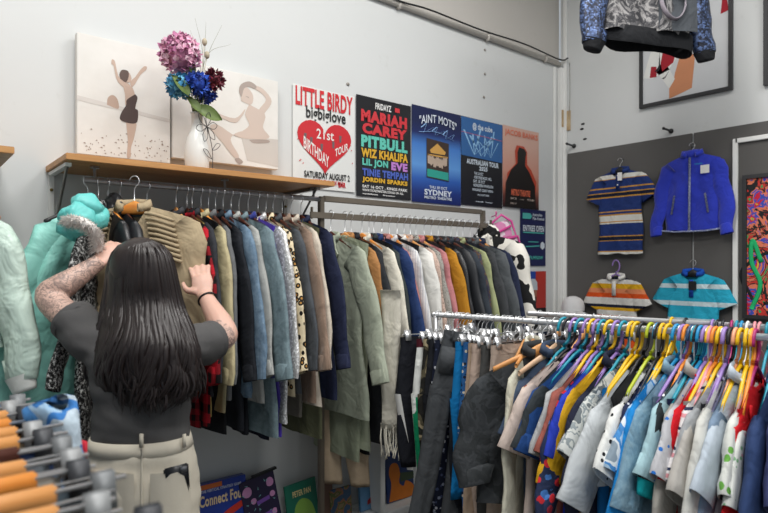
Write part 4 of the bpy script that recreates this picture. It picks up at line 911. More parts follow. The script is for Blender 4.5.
for v, e in ((0, 0), (.35, 0), (.7, 0), (1.0, 0)):
    rg.append([Vector((x, -.068 - .02 * v + .012 * math.sin(x * 22), -.2 - v * .5 - .02 * x)) for x in (.02, .08, .14, .2, .255)])
loft(bm, rg, close=False); fp = obj('front_panel', bm, GRY, t)
bm = B(); tube(bm, [Vector((.10 + .075 * math.cos(a), -.098 - .008 * math.sin(a * 2), -.56 + .085 * math.sin(a))) for a in [i * PI / 12 for i in range(25)]], .012, 8, .4); obj('printed_ring', bm, fab('#8f8890'), fp)
bm = B(); S_ = 30; r0 = []
for v in (0, .02, .075, .09):
    r0.append([Vector((.29 * math.cos(a) * (1 - .02 * (v > .05)), .075 * math.sin(a) * (1.0 if v < .08 else .9) + .015 * math.sin(a * 4), -.69 - v - .018 * math.cos(a) - .012 * math.sin(a * 3 + 1))) for a in [2 * PI * i / S_ for i in range(S_)]])
loft(bm, r0); obj('hem_band', bm, RIB, t)

# ------------------------------------------------------------------ pictures on the board wall
def frame_pic(name, label, px0, px1, pyb, h, x=WB - .012, fw=.024, bg='#c9cbcd', fm=None, artist=None, ztop=None):
    a = on_x(px0, pyb, x); b_ = on_x(px1, pyb, x); w = a.y - b_.y
    t = thing(name, label, 'picture', (x, (a.y + b_.y) / 2, a.z), WR)
    fm = fm or mat('#2b2b2d', rough=.5, bump=0)
    bm = B(); box(bm, (0, -.004, fw / 2), (w, .022, fw)); box(bm, (0, -.004, h - fw / 2), (w, .022, fw)); box(bm, (-w / 2 + fw / 2, -.004, h / 2), (fw, .022, h - 2 * fw)); box(bm, (w / 2 - fw / 2, -.004, h / 2), (fw, .022, h - 2 * fw))
    obj('picture_frame', bm, fm, t, False)
    bm = B(); box(bm, (0, .002, h / 2), (w - .01, .006, h - .01)); obj('sheet', bm, bg if not isinstance(bg, str) else mat(bg, rough=.5, bump=0, var=.03), t, False)
    if artist: artist(t, w, h)
    return t
def legs_art(t, w, h):
    SKN, RD, WH, BK = mat('#c98862', bump=0, var=.12), mat('#9c1a28', bump=0), mat('#dcdcd8', bump=0), mat('#1c1c20', bump=0)
    y = -.002
    bm = B(); poly(bm, [(-.09, .03), (.055, .07), (.075, .27), (.05, .33), (-.02, .33), (-.06, .2)], y); poly(bm, [(-.10, .03), (-.02, .05), (-.06, .13), (-.1, .16)], y - .0003); obj('printed_legs', bm, SKN, t, False)
    bm = B(); poly(bm, [(-.1, .1), (-.06, .16), (-.11, .26), (-.16, .29), (-.2, .25), (-.15, .18)], y - .0006); poly(bm, [(-.02, .32), (.11, .36), (.10, .52), (.04, .55), (-.01, .45)], y - .0006)
    poly(bm, [(-.29, .22), (-.22, .20), (-.10, .235), (-.05, .3), (-.07, .5), (-.19, .53)], y - .0006); obj('printed_shoes', bm, WH, t, False)
    bm = B(); poly(bm, [(-.24, .21), (-.19, .205), (-.19, .28), (-.23, .29)], y - .001); poly(bm, [(-.15, .235), (-.07, .28), (-.05, .36), (-.08, .48), (-.17, .52), (-.14, .4), (-.16, .3)], y - .001)
    poly(bm, [(.02, .45), (.12, .47), (.12, .56), (.03, .56)], y - .001); poly(bm, [(.24, .52), (.29, .53), (.28, .6), (.25, .62)], y - .001); obj('printed_red_panels', bm, RD, t, False)
    bm = B()
    def swoosh(cx, cz, s, a):
        pts = [(-.5, .1), (-.42, -.12), (-.2, -.14), (.6, .22), (-.15, -.02), (-.3, .02)]
        poly(bm, [(cx + s * (p[0] * math.cos(a) - p[1] * math.sin(a)), cz + s * (p[0] * math.sin(a) + p[1] * math.cos(a))) for p in pts], y - .0015)
    swoosh(-.17, .3, .13, 1.2); swoosh(-.12, .2, .07, .6); swoosh(.04, .4, .13, .5); obj('printed_marks', bm, BK, t, False)
frame_pic('framed_picture', 'black framed picture of legs in red and white sneakers above the grey board', 640, 733, 109, 1.15, artist=legs_art)
frame_pic('framed_picture', 'dark framed picture at the right edge above the grey board', 764, 830, 86, 1.1, bg='#8a8a8c')
def graf(t, w, h):
    bm = B(); tube(bm, spline([(-.1, 0, .12), (-.16, 0, .3), (.0, 0, .42), (.16, 0, .3), (.1, 0, .12), (-.04, 0, .1)], 6), .016, 6, .1, Vector((1, 0, 0))); obj('painted_curves', bm, mat('#15171a', bump=0), t)
    bm = B(); tube(bm, spline([(-w / 2 + .05, -.003, .06), (-w / 2 + .1, -.003, .22), (-w / 2 + .05, -.003, .36), (-.1, -.003, .5), (-.05, -.003, .36)], 6), .014, 6, .1, Vector((1, 0, 0))); obj('painted_curves', bm, mat('#18b06a', bump=0), t)
a = on_x(743, 318, WB - .03); 
frame_pic('graffiti_picture', 'black framed graffiti style picture in red, green and black inside the white surround', 743, 800, 318, .92, x=WB - .03, bg=mat('#c82a2a', 'swirl', ('#1a1b1e', '#1aa05e', '#c8342c', '#1a1b1e', '#e07a5a', '#3a4fb4', '#c81e3a', '#d8b040', '#16a070'), 13, bump=0, var=0), artist=graf)
# ------------------------------------------------------------------ canvases, posters
def flat(name, label, cat, px0, px1, pyt, pyb, y=WA - .006, th=.002, m=None, group=None, tilt=0, pyt2=None):
    a = on_y(px0, pyt, y); b_ = on_y(px1, pyt, y); z1 = a.z; z0 = on_y(px0, pyb, y).z
    w = b_.x - a.x; h = z1 - z0
    t = thing(name, label, cat, ((a.x + b_.x) / 2, y, z0), 0, group, ry=tilt)
    bm = B()
    if th < .01:   # thin paper with a gentle curl
        rows = [[Vector((-w / 2 + w * i / 10, -.001 - .002 * abs(i / 5 - 1) ** 3 * (.4 + .6 * abs(j / 5 - 1) ** 2), h * j / 10)) for i in range(11)] for j in range(11)]
        loft(bm, rows, close=False); loft(bm, [[v + Vector((0, .0006, 0)) for v in r][::-1] for r in rows], close=False)
    else: box(bm, (0, 0, h / 2), (w, th, h), bev=.002)
    obj('paper' if th < .01 else 'canvas_board', bm, m or mat('#e6e6e4', rough=.5, bump=0, var=.02), t, th < .01)
    return t, w, h
def pr(t, name, c, fn, rough=.5, **k):
    bm = B(); fn(bm); return obj(name, bm, mat(c, rough=rough, bump=0, var=k.get('var', 0)), t, False)
PY = -.0052
GP = None
t, w, h = flat('gig_poster', 'white poster with red LITTLE BIRDY title and red heart', 'poster', 292.5, 354.5, 83, 186.5, m=mat('#dddedb', rough=.4, bump=0, var=.02))
def H(x0, z0, x1, z1): return (-w / 2 + x0 * w, z0 * h, -w / 2 + x1 * w, z1 * h)
pr(t, 'title_lettering', '#c81a24', lambda bm: text(bm, 'LITTLE BIRDY', *H(.04, .80, .96, .985), PY, bold=.03), var=.05)
pr(t, 'black_lettering', '#141414', lambda bm: (text(bm, 'bigbiglove', *H(.2, .655, .84, .81), PY, bold=.02), text(bm, 'SATURDAY AUGUST 2', *H(.17, .105, .91, .17), PY, bold=.03)))
def heart(bm):
    pts = []
    for i in range(40):
        a = 2 * PI * i / 40; x = 16 * math.sin(a) ** 3; z = 13 * math.cos(a) - 5 * math.cos(2 * a) - 2 * math.cos(3 * a) - math.cos(4 * a)
        pts.append((-.0 * w + x / 36 * w * .98, h * .455 + z / 36 * h * .66))
    poly(bm, pts, PY + .0006)
    for i in range(16):
        x = (R.random() - .5) * w * .9; z = h * R.uniform(.2, .5)
        if abs(x) > w * .3 or z < h * .25: poly(bm, [(x, z), (x + .01, z + .003), (x + .006, z + .01)], PY)
pr(t, 'printed_heart', '#c4202a', heart)
pr(t, 'red_small_lettering', '#c4202a', lambda bm: (text(bm, 'ASTOR THEATRE BAR', *H(.3, .055, .8, .095), PY, bold=.03), text(bm, 'BAR', *H(.72, .035, .84, .09), PY, bold=.04)))
pr(t, 'white_lettering', '#e4e0dc', lambda bm: (text(bm, '21st', *H(.36, .5, .64, .6), PY - .0008, bold=.01), text(bm, 'BIRTHDAY', *H(.16, .25, .56, .37), PY - .0008, bold=.02, fn=lambda u, v, p: (p[0], p[1] + .10 * (1 - u) - .02)), text(bm, 'TOUR', *H(.66, .34, .88, .42), PY - .0008, bold=.02, fn=lambda u, v, p: (p[0], p[1] + .05 * u))))
def guests(bm):
    for x, z in ((-.1, .47), (-.03, .42), (.05, .46), (.1, .53), (-.14, .5)):
        poly(bm, [(x, h * z - .02), (x + .012, h * z - .02), (x + .015, h * z + .02), (x - .003, h * z + .02)], PY - .0005)
pr(t, 'printed_figures', '#6a5a5c', guests)

t, w, h = flat('gig_poster', 'black festival poster with colourful names MARIAH CAREY and PITBULL', 'poster', 356, 410.5, 94, 195.5, m=mat('#1c1d21', rough=.35, bump=0, var=.02))
pr(t, 'white_lettering', '#e0e0de', lambda bm: (text(bm, 'FRIDAYZ', *H(.33, .89, .62, .955), PY, bold=.03), text(bm, 'SAT 16 OCT . KINGS PARK', *H(.1, .085, .93, .115), PY, bold=.03), text(bm, 'WWW.TICKETMASTER.COM.AU 18+ ALL', *H(.1, .05, .85, .075), PY, bold=.03), text(bm, 'vodafone    frontier', *H(.1, .02, .7, .035), PY, bold=.03)))
pr(t, 'red_lettering', '#c8323a', lambda bm: (text(bm, 'MARIAH', *H(.08, .745, .92, .865), PY, bold=.06), text(bm, 'CAREY', *H(.1, .625, .92, .735), PY, bold=.06), poly(bm, [(w * .19, h * .9), (w * .28, h * .9), (w * .28, h * .945), (w * .19, h * .945)], PY)))
pr(t, 'aqua_lettering', '#5fc0ae', lambda bm: (text(bm, 'PITBULL', *H(.08, .49, .93, .61), PY, bold=.06), text(bm, 'LIL JON', *H(.1, .29, .56, .38), PY, bold=.05)))
pr(t, 'yellow_lettering', '#d8a830', lambda bm: (text(bm, 'WIZ KHALIFA', *H(.08, .39, .94, .48), PY, bold=.05), text(bm, 'JORDIN SPARKS', *H(.1, .135, .93, .195), PY, bold=.06)))
pr(t, 'violet_lettering', '#b87cc8', lambda bm: text(bm, 'EVE', *H(.62, .295, .93, .38), PY, bold=.06))
pr(t, 'blue_lettering', '#4a62b8', lambda bm: text(bm, 'TINIE TEMPAH', *H(.1, .205, .94, .28), PY, bold=.05))

t, w, h = flat('gig_poster', 'blue poster with small festival tent picture and the word SYDNEY', 'poster', 411.5, 460.5, 104, 201.5, m=mat('#1a2c78', 'grad', ((0, .62), (0, '#14235c'), (.12, '#1a3278'), (.26, '#2c5cae'), (.4, '#5c94d4'), (.62, '#3f76c0'), (.74, '#16265e'), (.85, '#101c48')), rough=.35, bump=0, var=.03))
# soften the poster's printed bands
pr(t, 'white_lettering', '#d5dde8', lambda bm: (text(bm, '"AINT MOTS"', *H(.14, .83, .9, .92), PY, bold=.01, fn=lambda u, v, p: (p[0], p[1] + .03 * (1 - (2 * u - 1) ** 2) - .015)), text(bm, 'SYDNEY', *H(.24, .085, .8, .145), PY, bold=.03), text(bm, 'THU 30 OCT', *H(.34, .155, .7, .185), PY), text(bm, 'METRO THEATRE', *H(.24, .045, .8, .075), PY)))
def script(bm):
    for k in range(3):
        tube(bm, spline([(-.15 + .1 * k, PY, h * .78 - .01 * k), (-.1 + .1 * k, PY, h * .83 - .01 * k), (-.12 + .1 * k, PY, h * .74 - .01 * k), (-.04 + .1 * k, PY, h * .8 - .01 * k), (-.02 + .08 * k, PY, h * .75 - .01 * k)], 6), .0022, 4, .2)
    tube(bm, spline([(-.17, PY, h * .73), (0, PY, h * .76), (.16, PY, h * .7)], 6), .002, 4, .2)
pr(t, 'script_lettering', '#8fb8e6', script)
def pic(bm): poly(bm, [(-.1, h * .27), (.11, h * .25), (.11, h * .66), (-.1, h * .68)], PY + .0006)
pr(t, 'printed_picture', '#3a2c26', pic)
pr(t, 'printed_tent', '#c99a4e', lambda bm: (poly(bm, [(-.07, h * .56), (0, h * .64), (.08, h * .56), (.07, h * .53), (-.06, h * .53)], PY), poly(bm, [(-.09, h * .5), (.1, h * .5), (.1, h * .515), (-.09, h * .515)], PY)))
def crowd(bm):
    for i in range(14):
        x = -.09 + .013 * i; z = h * R.uniform(.38, .42); poly(bm, [(x, z), (x + .012, z), (x + .014, z + .05), (x + .006, z + .065), (x - .001, z + .05)], PY)
pr(t, 'printed_people', '#b9a594', crowd)
pr(t, 'printed_pool', '#2c9a8c', lambda bm: poly(bm, [(-.095, h * .28), (.105, h * .26), (.105, h * .345), (-.095, h * .36)], PY))

t, w, h = flat('gig_poster', 'poster with blue light beams over a black lower half of tour dates', 'poster', 460.8, 502, 115.5, 204.5, m=mat('#1b1c20', rough=.35, bump=0, var=.02))
pr(t, 'printed_sky', '#2d5f98', lambda bm: poly(bm, [(-w / 2, h * .56), (w / 2, h * .54), (w / 2, h * .995), (-w / 2, h * .995)], PY + .0012))
def beams(bm):
    for k in range(13):
        c = (-.09, .09)[k % 2] * (1 if k < 8 else .2); a = math.radians(35 + 110 * ((k * 5) % 13) / 12); l = R.uniform(.12, .21); wd = R.uniform(.004, .011)
        x1 = max(-w / 2, min(w / 2 - wd * 2, c + l * math.cos(a))); z1 = min(h * .985, h * .6 + l * math.sin(a)); poly(bm, [(c, h * .58), (c + wd * .5, h * .58), (x1 + wd * 2, z1), (x1, z1)], PY + .0006)
pr(t, 'printed_beams', '#8fbce0', beams)
pr(t, 'pale_lettering', '#c9d4de', lambda bm: (text(bm, '@ the cube', *H(.26, .86, .74, .95), PY, bold=.03), text(bm, 'AUSTRALIAN TOUR', *H(.12, .47, .9, .53), PY, bold=.04), text(bm, '2025', *H(.42, .41, .62, .46), PY, bold=.04), text(bm, 'THU 16 OCT\nFORTITUDE MUSIC HALL', *H(.3, .31, .72, .39), PY, bold=.02), text(bm, 'SAT 18 OCT\nHORDERN PAVILION', *H(.28, .22, .76, .3), PY, bold=.02), text(bm, 'MARGARET COURT ARENA', *H(.26, .17, .76, .2), PY, bold=.02), text(bm, 'FRI 24 OCTOBER', *H(.38, .12, .66, .14), PY), text(bm, 'ticketek   frontier', *H(.33, .045, .75, .06), PY)))
pr(t, 'red_beam', '#b8566a', lambda bm: poly(bm, [(-w / 2, h * .82), (w / 2, h * .8), (w / 2, h * .806), (-w / 2, h * .826)], PY + .0004))

t, w, h = flat('gig_poster', 'salmon pink poster with a blurred dark figure in a hat', 'poster', 502.5, 538.5, 124.5, 206.5, m=mat('#cf9d8a', 'grad', ((0, .62), (0, '#26191a'), (.14, '#6a3c34'), (.24, '#b06a56'), (.45, '#cf9684'), (.8, '#cfa797')), rough=.4, bump=0, var=.03))
pr(t, 'printed_halo', '#b8442c', lambda bm: poly(bm, [(-.19, h * .1), (.17, h * .1), (.19, h * .35), (.12, h * .5), (.07, h * .56), (.07, h * .72), (.03, h * .78), (-.06, h * .78), (-.08, h * .7), (-.07, h * .55), (-.17, h * .42)], PY + .0008))
pr(t, 'printed_figure', '#17120f', lambda bm: poly(bm, [(-.2, 0), (.18, 0), (.17, h * .3), (.1, h * .46), (.045, h * .54), (.05, h * .66), (.06, h * .71), (.035, h * .75), (-.03, h * .76), (-.05, h * .7), (-.05, h * .56), (-.13, h * .46), (-.19, h * .3)], PY))
pr(t, 'orange_lettering', '#d86a4a', lambda bm: (text(bm, 'JACOB BANKS', *H(.05, .87, .96, .96), PY, bold=.01), text(bm, 'METRO THEATRE', *H(.22, .15, .74, .23), PY - .0006, bold=.04)))
pr(t, 'pale_lettering', '#c8b8ac', lambda bm: (text(bm, 'SAT 29      ------      SYDNEY', *H(.2, .1, .86, .125), PY - .0006), text(bm, 'FRI 7', *H(.2, .04, .36, .06), PY - .0006)))

t, w, h = flat('notice_poster', 'small navy ENTRIES OPEN poster beside the pink bag', 'poster', 520, 545.3, 208.5, 266, m=mat('#1e2450', rough=.4, bump=0, var=.04))
pr(t, 'pale_lettering', '#cdd6de', lambda bm: (text(bm, 'ENTRIES OPEN', *H(.1, .61, .93, .72), PY, bold=.03), text(bm, 'Australian\nFilm Festival', *H(.46, .82, .93, .94), PY), poly(bm, [(w * .28, h * .33), (w * .36, h * .29), (w * .45, h * .33), (w * .45, h * .4), (w * .36, h * .44), (w * .28, h * .4)], PY)))
pr(t, 'aqua_shapes', '#4fb0a8', lambda bm: (poly(bm, [(-w * .42, h * .83), (-w * .12, h * .83), (-w * .05, h * .88), (-w * .12, h * .93), (-w * .42, h * .93)], PY), poly(bm, [(-w * .4, h * .58), (w * .42, h * .58), (w * .42, h * .6), (-w * .4, h * .6)], PY), poly(bm, [(-w * .3, h * .33), (w * .25, h * .35), (w * .25, h * .37), (-w * .3, h * .35)], PY), poly(bm, [(-w * .2, h * .42), (w * .2, h * .42), (w * .2, h * .435), (-w * .2, h * .435)], PY), text(bm, '#FILMNSW', *H(.25, .11, .88, .18), PY, bold=.02)))
t, w, h = flat('notice_poster', 'small poster of a bearded person in a beanie on blue and red', 'poster', 519.5, 545.5, 271.5, 322, m=mat('#23479c', rough=.4, bump=0, var=.1))
pr(t, 'printed_red_glow', '#b0342c', lambda bm: poly(bm, [(.02, h * .25), (w * .5, h * .25), (w * .5, h), (w * .1, h), (.03, h * .7)], PY + .0009), var=.15)
pr(t, 'printed_band', '#18171b', lambda bm: poly(bm, [(-w / 2, 0), (w / 2, 0), (w / 2, h * .25), (-w / 2, h * .25)], PY + .0006))
pr(t, 'printed_beanie', '#bcc4cc', lambda bm: poly(bm, [(-.055, h * .62), (.055, h * .62), (.05, h * .78), (.02, h * .85), (-.02, h * .85), (-.05, h * .78)], PY))
pr(t, 'printed_face', '#9c6a54', lambda bm: poly(bm, [(-.045, h * .62), (.045, h * .62), (.04, h * .42), (0, h * .36), (-.04, h * .42)], PY))
pr(t, 'printed_beard', '#3a2820', lambda bm: poly(bm, [(-.042, h * .5), (-.02, h * .46), (.02, h * .46), (.042, h * .5), (.04, h * .36), (0, h * .28), (-.04, h * .36)], PY - .0005))
pr(t, 'pale_lettering', '#dadad6', lambda bm: text(bm, 'ALEX H', *H(.1, .08, .8, .2), PY - .0006, bold=.03))

CV = mat('#e2e0db', 'melange', ('#d8d5cf',), 3, rough=.7, bump=.1, bs=400, var=.03)
def smooth_poly(bm, pts, y, k=4):
    s_ = spline([(p[0], 0, p[1]) for p in pts + [pts[0]]], k)[:-1]; poly(bm, [(v.x, v.z) for v in s_], y)
t, w, h = flat('canvas_picture', 'canvas print of a person in a dark swimsuit stretching both arms up on a beach', 'picture', 76, 169, 33, 154, y=WA - .035, th=.035, m=CV)
t['category'] = 'picture'
def uv(u, v): return (-w / 2 + u * w, v * h)
def U(l): return [uv(*p) for p in l]
yy = -.0185
pr(t, 'printed_sea', '#cfcac4', lambda bm: poly(bm, U([(0, .44), (1, .37), (1, .40), (.5, .44), (0, .48)]), yy), var=.08)
pr(t, 'printed_rock', '#b59c8c', lambda bm: smooth_poly(bm, U([(.3, .44), (.42, .42), (.41, .5), (.36, .53), (.31, .5)]), yy - .0003), var=.1)
def sand(bm):
    for i in range(70):
        u = R.uniform(.03, .97); v = R.uniform(.02, .22) * (1 if i % 3 else .6); s = R.uniform(.008, .03)
        poly(bm, U([(u, v), (u + s, v - .006), (u + s * .8, v + .008)]), yy - .0003)
pr(t, 'printed_shells', '#a08f84', sand)
pr(t, 'printed_skin', '#c0a898', lambda bm: (smooth_poly(bm, U([(.345, .79), (.37, .78), (.395, .68), (.44, .63), (.52, .6), (.545, .64), (.5, .66), (.42, .70), (.39, .8), (.375, .83), (.35, .83)]), yy - .0006, 2), smooth_poly(bm, U([(.56, .62), (.60, .66), (.66, .75), (.72, .8), (.73, .83), (.70, .83), (.655, .79), (.6, .72), (.545, .67)]), yy - .0006, 2), smooth_poly(bm, U([(.47, .62), (.56, .63), (.60, .55), (.60, .45), (.5, .45), (.49, .55)]), yy - .0005), smooth_poly(bm, U([(.5, .33), (.61, .33), (.59, .2), (.555, .1), (.55, .02), (.51, .02), (.52, .15)]), yy - .0005), smooth_poly(bm, U([(.46, .68), (.53, .66), (.56, .7), (.53, .75), (.47, .75)]), yy - .0007)), var=.06)
pr(t, 'printed_swimsuit', '#4a3a36', lambda bm: smooth_poly(bm, U([(.6, .57), (.625, .54), (.6, .45), (.63, .43), (.62, .33), (.54, .31), (.44, .33), (.45, .39), (.5, .46), (.51, .51)]), yy - .001), var=.1)
pr(t, 'printed_hair', '#5c4a42', lambda bm: smooth_poly(bm, U([(.44, .68), (.5, .66), (.53, .72), (.52, .76), (.46, .76), (.43, .72)]), yy - .0012))
t, w, h = flat('canvas_picture', 'canvas print of a seated person in pale tones behind the flowers', 'picture', 171, 276.5, 59, 158, y=WA - .035, th=.035, m=CV)
pr(t, 'printed_wall', '#c4beb7', lambda bm: poly(bm, U([(.68, .06), (1, .03), (1, .34), (.62, .32)]), yy), var=.06)
pr(t, 'printed_skin', '#c9b8ac', lambda bm: (smooth_poly(bm, U([(.62, .7), (.72, .68), (.74, .78), (.68, .86), (.62, .82)]), yy - .0005), smooth_poly(bm, U([(.7, .68), (.86, .6), (.84, .45), (.9, .34), (.6, .3), (.62, .36), (.7, .45), (.66, .56)]), yy - .0004), smooth_poly(bm, U([(.85, .6), (.93, .76), (.84, .88), (.74, .9), (.73, .87), (.82, .83), (.87, .76), (.8, .64)]), yy - .0006), smooth_poly(bm, U([(.64, .55), (.56, .45), (.38, .5), (.36, .53), (.56, .5), (.66, .62)]), yy - .0007), smooth_poly(bm, U([(.88, .32), (.6, .3), (.4, .4), (.33, .36), (.44, .22), (.55, .08), (.6, .1), (.52, .26), (.6, .36), (.8, .4)]), yy - .0008)), var=.05)
pr(t, 'printed_shading', '#a3958c', lambda bm: (smooth_poly(bm, U([(.62, .74), (.6, .8), (.62, .88), (.7, .93), (.77, .9), (.76, .86), (.7, .87), (.65, .84), (.63, .76)]), yy - .001, 3), smooth_poly(bm, U([(.6, .08), (.64, .04), (.6, .01), (.56, .06)]), yy - .001), smooth_poly(bm, U([(.7, .29), (.88, .32), (.9, .29), (.75, .26)]), yy - .001), smooth_poly(bm, U([(.66, .76), (.70, .745), (.69, .76)]), yy - .0012)), var=.1)

# ------------------------------------------------------------------ flower vase on the shelf
vp = on_y(197, 150, 2.60); vz = SZ
vs = thing('flower_vase', 'white bottle vase with a black wire flower, standing on the wooden shelf', 'vase', (vp.x, 2.60, vz))
bm = B(); prof = [(.0, .001), (.045, .002), (.052, .02), (.055, .07), (.052, .12), (.04, .16), (.028, .19), (.024, .22), (.026, .262), (.03, .268), (.026, .266), (.021, .24)]
loft(bm, [ell((0, 0, z), Vector((1, 0, 0)), Vector((0, 1, 0)), max(r, .001), max(r, .001), 20) for r, z in prof]); obj('body', bm, mat('#dcdcd8', rough=.3, bump=0, var=.02), vs)
bm = B(); wd = Vector((.42, -.9, 0)).normalized(); sd_ = Vector((.9, .42, 0)).normalized(); o_ = wd * .058
tube(bm, spline([o_ * 1.1 + sd_ * .03 + UP * .004, o_ + sd_ * .035 + UP * .1, o_ + sd_ * .005 + UP * .2], 8), .0016, 5)
for k in range(6):
    a = k * PI / 3 + .3; c = o_ + UP * .2; tube(bm, spline([c, c + sd_ * .045 * math.cos(a - .35) + UP * .045 * math.sin(a - .35), c + sd_ * .07 * math.cos(a) + UP * .07 * math.sin(a), c + sd_ * .045 * math.cos(a + .35) + UP * .045 * math.sin(a + .35), c], 5), .0014, 5)
for s, z in ((-1, .06), (1, .1)):
    c = o_ + sd_ * .033 + UP * z; tube(bm, spline([c, c + sd_ * s * .03 + UP * .035, c + sd_ * s * .055 + UP * .035, c + sd_ * s * .03 + UP * .01, c], 5), .0014, 5)
obj('wire_flower', bm, BLACKP, vs)
def at(px, py, y=2.58): return on_y(px, py, y)
neck = Vector((vp.x, 2.60, vz + .26))
def stem(c, col='#6a7a3a'):
    bm = B(); tube(bm, spline([neck - UP * .1, neck + (c - neck) * .4 + UP * .02, c], 5), .0028, 5); return bm
def flower(name, label, c, r, cols, petals=60, psz=.03, ball=False):
    t = thing(name, label, 'flower', c, 0)
    bm = stem(c); bmesh.ops.translate(bm, verts=bm.verts, vec=-c); obj('stem', bm, mat('#5f6e38', bump=0), t)
    bm = B()
    for k in range(petals):
        d = Vector((R.gauss(0, 1), R.gauss(0, 1), R.gauss(0, 1) + .2)).normalized(); b_ = d * r * R.uniform(.75, 1); sdv = d.orthogonal().normalized(); sdv.rotate(Matrix.Rotation(R.uniform(0, 6), 3, d)); up = d.cross(sdv)
        if ball: d2 = (d + sdv * .9).normalized()
        else: d2 = (d * .35 + sdv).normalized()
        n = 5; vs = [bm.verts.new(b_ + d2 * psz * (.5 + .5 * math.cos(2 * PI * i / n)) + up * psz * .45 * math.sin(2 * PI * i / n) + d * .006 * math.cos(i * 2.2)) for i in range(n)]
        try: f = bm.faces.new(vs); f.material_index = R.randrange(len(cols))
        except ValueError: pass
    blob(bm, (0, 0, 0), r * .8, 12)
    obj('petals', bm, [mat(c_, rough=.7, bump=.1) for c_ in cols], t, False); return t
flower('hydrangea', 'pink hydrangea bloom topping the vase bouquet', at(180, 54), .082, ('#c98aa8', '#dba8bf', '#b8749a', '#e2bccb'), 330, .03)
flower('blue_carnation', 'light blue carnation low on the left of the bouquet', at(179, 86), .05, ('#3f86ac', '#5ba0bf', '#2f6f98'), 160, .026)
flower('blue_rose', 'bright royal blue ball flower in the middle of the bouquet', at(197.5, 83, 2.54), .04, ('#1f45a8', '#2c58c0', '#173788'), 120, .024, True)
flower('blue_rose', 'darker blue flower tucked below the bright blue ball', at(205, 94, 2.6), .036, ('#1c3688', '#24459c'), 90, .024, True)
flower('burgundy_rose', 'burgundy red ball flower on the right of the bouquet', at(213.5, 80, 2.56), .036, ('#6a1f30', '#84293c', '#4f1624'), 120, .024, True)
def leaf(label, c, d, l, wd_):
    t = thing('leaf_sprig', label, 'leaf', c); bm = B(); d = d.normalized(); s_ = d.cross(Vector((.3, -1, .2))).normalized(); n_ = s_.cross(d)
    rows = []
    for i in range(9):
        f = i / 8; wv = wd_ * math.sin(PI * min(1, f * .93 + .07)) ** .8; m_ = d * l * f - n_ * .02 * f * f * 1.5
        rows.append([m_ - s_ * wv + n_ * .008, m_ - s_ * wv * .5, m_, m_ + s_ * wv * .5, m_ + s_ * wv + n_ * .008])
    loft(bm, rows, close=False); obj('leaf', bm, mat('#5d7034', rough=.5, bump=.15), t)
    bm = stem(Vector(c)); bmesh.ops.translate(bm, verts=bm.verts, vec=-Vector(c)); obj('stem', bm, mat('#5f6e38', bump=0), t)
leaf('broad green leaf drooping to the lower right of the bouquet', at(196, 108, 2.56), Vector((.9, -.1, -.18)), .13, .035)
leaf('light green leaf in front of the light blue carnation', at(188, 95, 2.53), Vector((-.55, -.1, .75)), .1, .03)
leaf('green leaf between hydrangea and blue ball flower', at(192, 76, 2.55), Vector((-.05, -.1, 1)), .085, .02)
leaf('green leaf hanging over the vase neck', at(199, 112, 2.55), Vector((-.4, -.1, .6)), .08, .025)
for i, (a, b_) in enumerate((((203, 60), (195, 18)), ((204, 60), (206, 22)), ((206, 62), (222, 25)), ((206, 58), (231, 44)), ((200, 60), (190, 30)))):
    bm = B(); p2 = at(*b_, 2.6); pm = at(*a, 2.6); tube(bm, [v for v in spline([neck - UP * .05, pm, p2], 8)], [.0018 * (1 - i_ / 20) for i_ in range(17)], 5)
    o = obj('dried_grass_stem', bm, mat('#7d7a62', rough=.8, bump=0)); tag(o, 'thin dried grass blade rising from the vase bouquet', 'dried grass', 'dried grass blades in the vase')
for px, py, lb in ((204.5, 42, 'upper'), (207, 55, 'lower')):
    bm = B(); c = at(px, py, 2.6); blob(bm, c, (.012, .012, .018), 10); tube(bm, [neck, c], .0012, 5); o = obj('bud_stem', bm, mat('#b3a892', rough=.9, bump=.2)); tag(o, lb + ' of the two beige dried buds in the bouquet', 'dried bud')

# ------------------------------------------------------------------ ledge with games and books
lg = thing('display_ledge', 'low white ledge against the wall carrying books and games', 'ledge', (2.0, WA - .1, 0))
bm = B(); box(bm, (0, 0, .045), (2.3, .2, .09), bev=.004); obj('board', bm, WHITEP, lg, False)
ux = on_y(382, 480, 2.66).x - 2.0
bm = B(); box(bm, (ux, -.02, .30), (.035, .16, .42), bev=.003); obj('upright', bm, WHITEP, lg, False)
def book(name, label, cat, pxl, pxr, pyt, y=2.74, th=.03, m=None, tilt=0, lean=.1, z0=.09):
    a = on_y(pxl, pyt, y); b_ = on_y(pxr, pyt, y); w = b_.x - a.x; h = a.z - z0
    t = thing(name, label, cat, ((a.x + b_.x) / 2, y, z0 + .003 + abs(math.sin(tilt)) * w / 2), 0, None, ry=tilt, rx=-lean); bm = B(); box(bm, (0, 0, h / 2), (w, th, h), bev=.002); obj('cover', bm, m, t, False)
    return t, w, h, -th / 2 - .0015
t, w, h, y_ = book('board_game', 'blue board game box lettered Connect Four, standing beside the person', 'board game', 181, 247, 492, m=mat('#1f3a94', rough=.35, bump=0, var=.05), th=.045)
pr(t, 'orange_strip', '#c8662a', lambda bm: poly(bm, U([(0, .93), (.62, .93), (.62, .99), (0, .99)]), y_))
pr(t, 'title_lettering', '#e0c8a0', lambda bm: text(bm, 'Connect Four', *H(.27, .72, .97, .86), y_ - .001, bold=.03))
pr(t, 'small_lettering', '#c9d0e0', lambda bm: text(bm, 'THE VERTICAL STRATEGY GAME', *H(.3, .89, .92, .925), y_ - .001))
pr(t, 'printed_grid', '#c8a02c', lambda bm: poly(bm, U([(.2, .05), (.62, .05), (.62, .58), (.2, .6)]), y_))
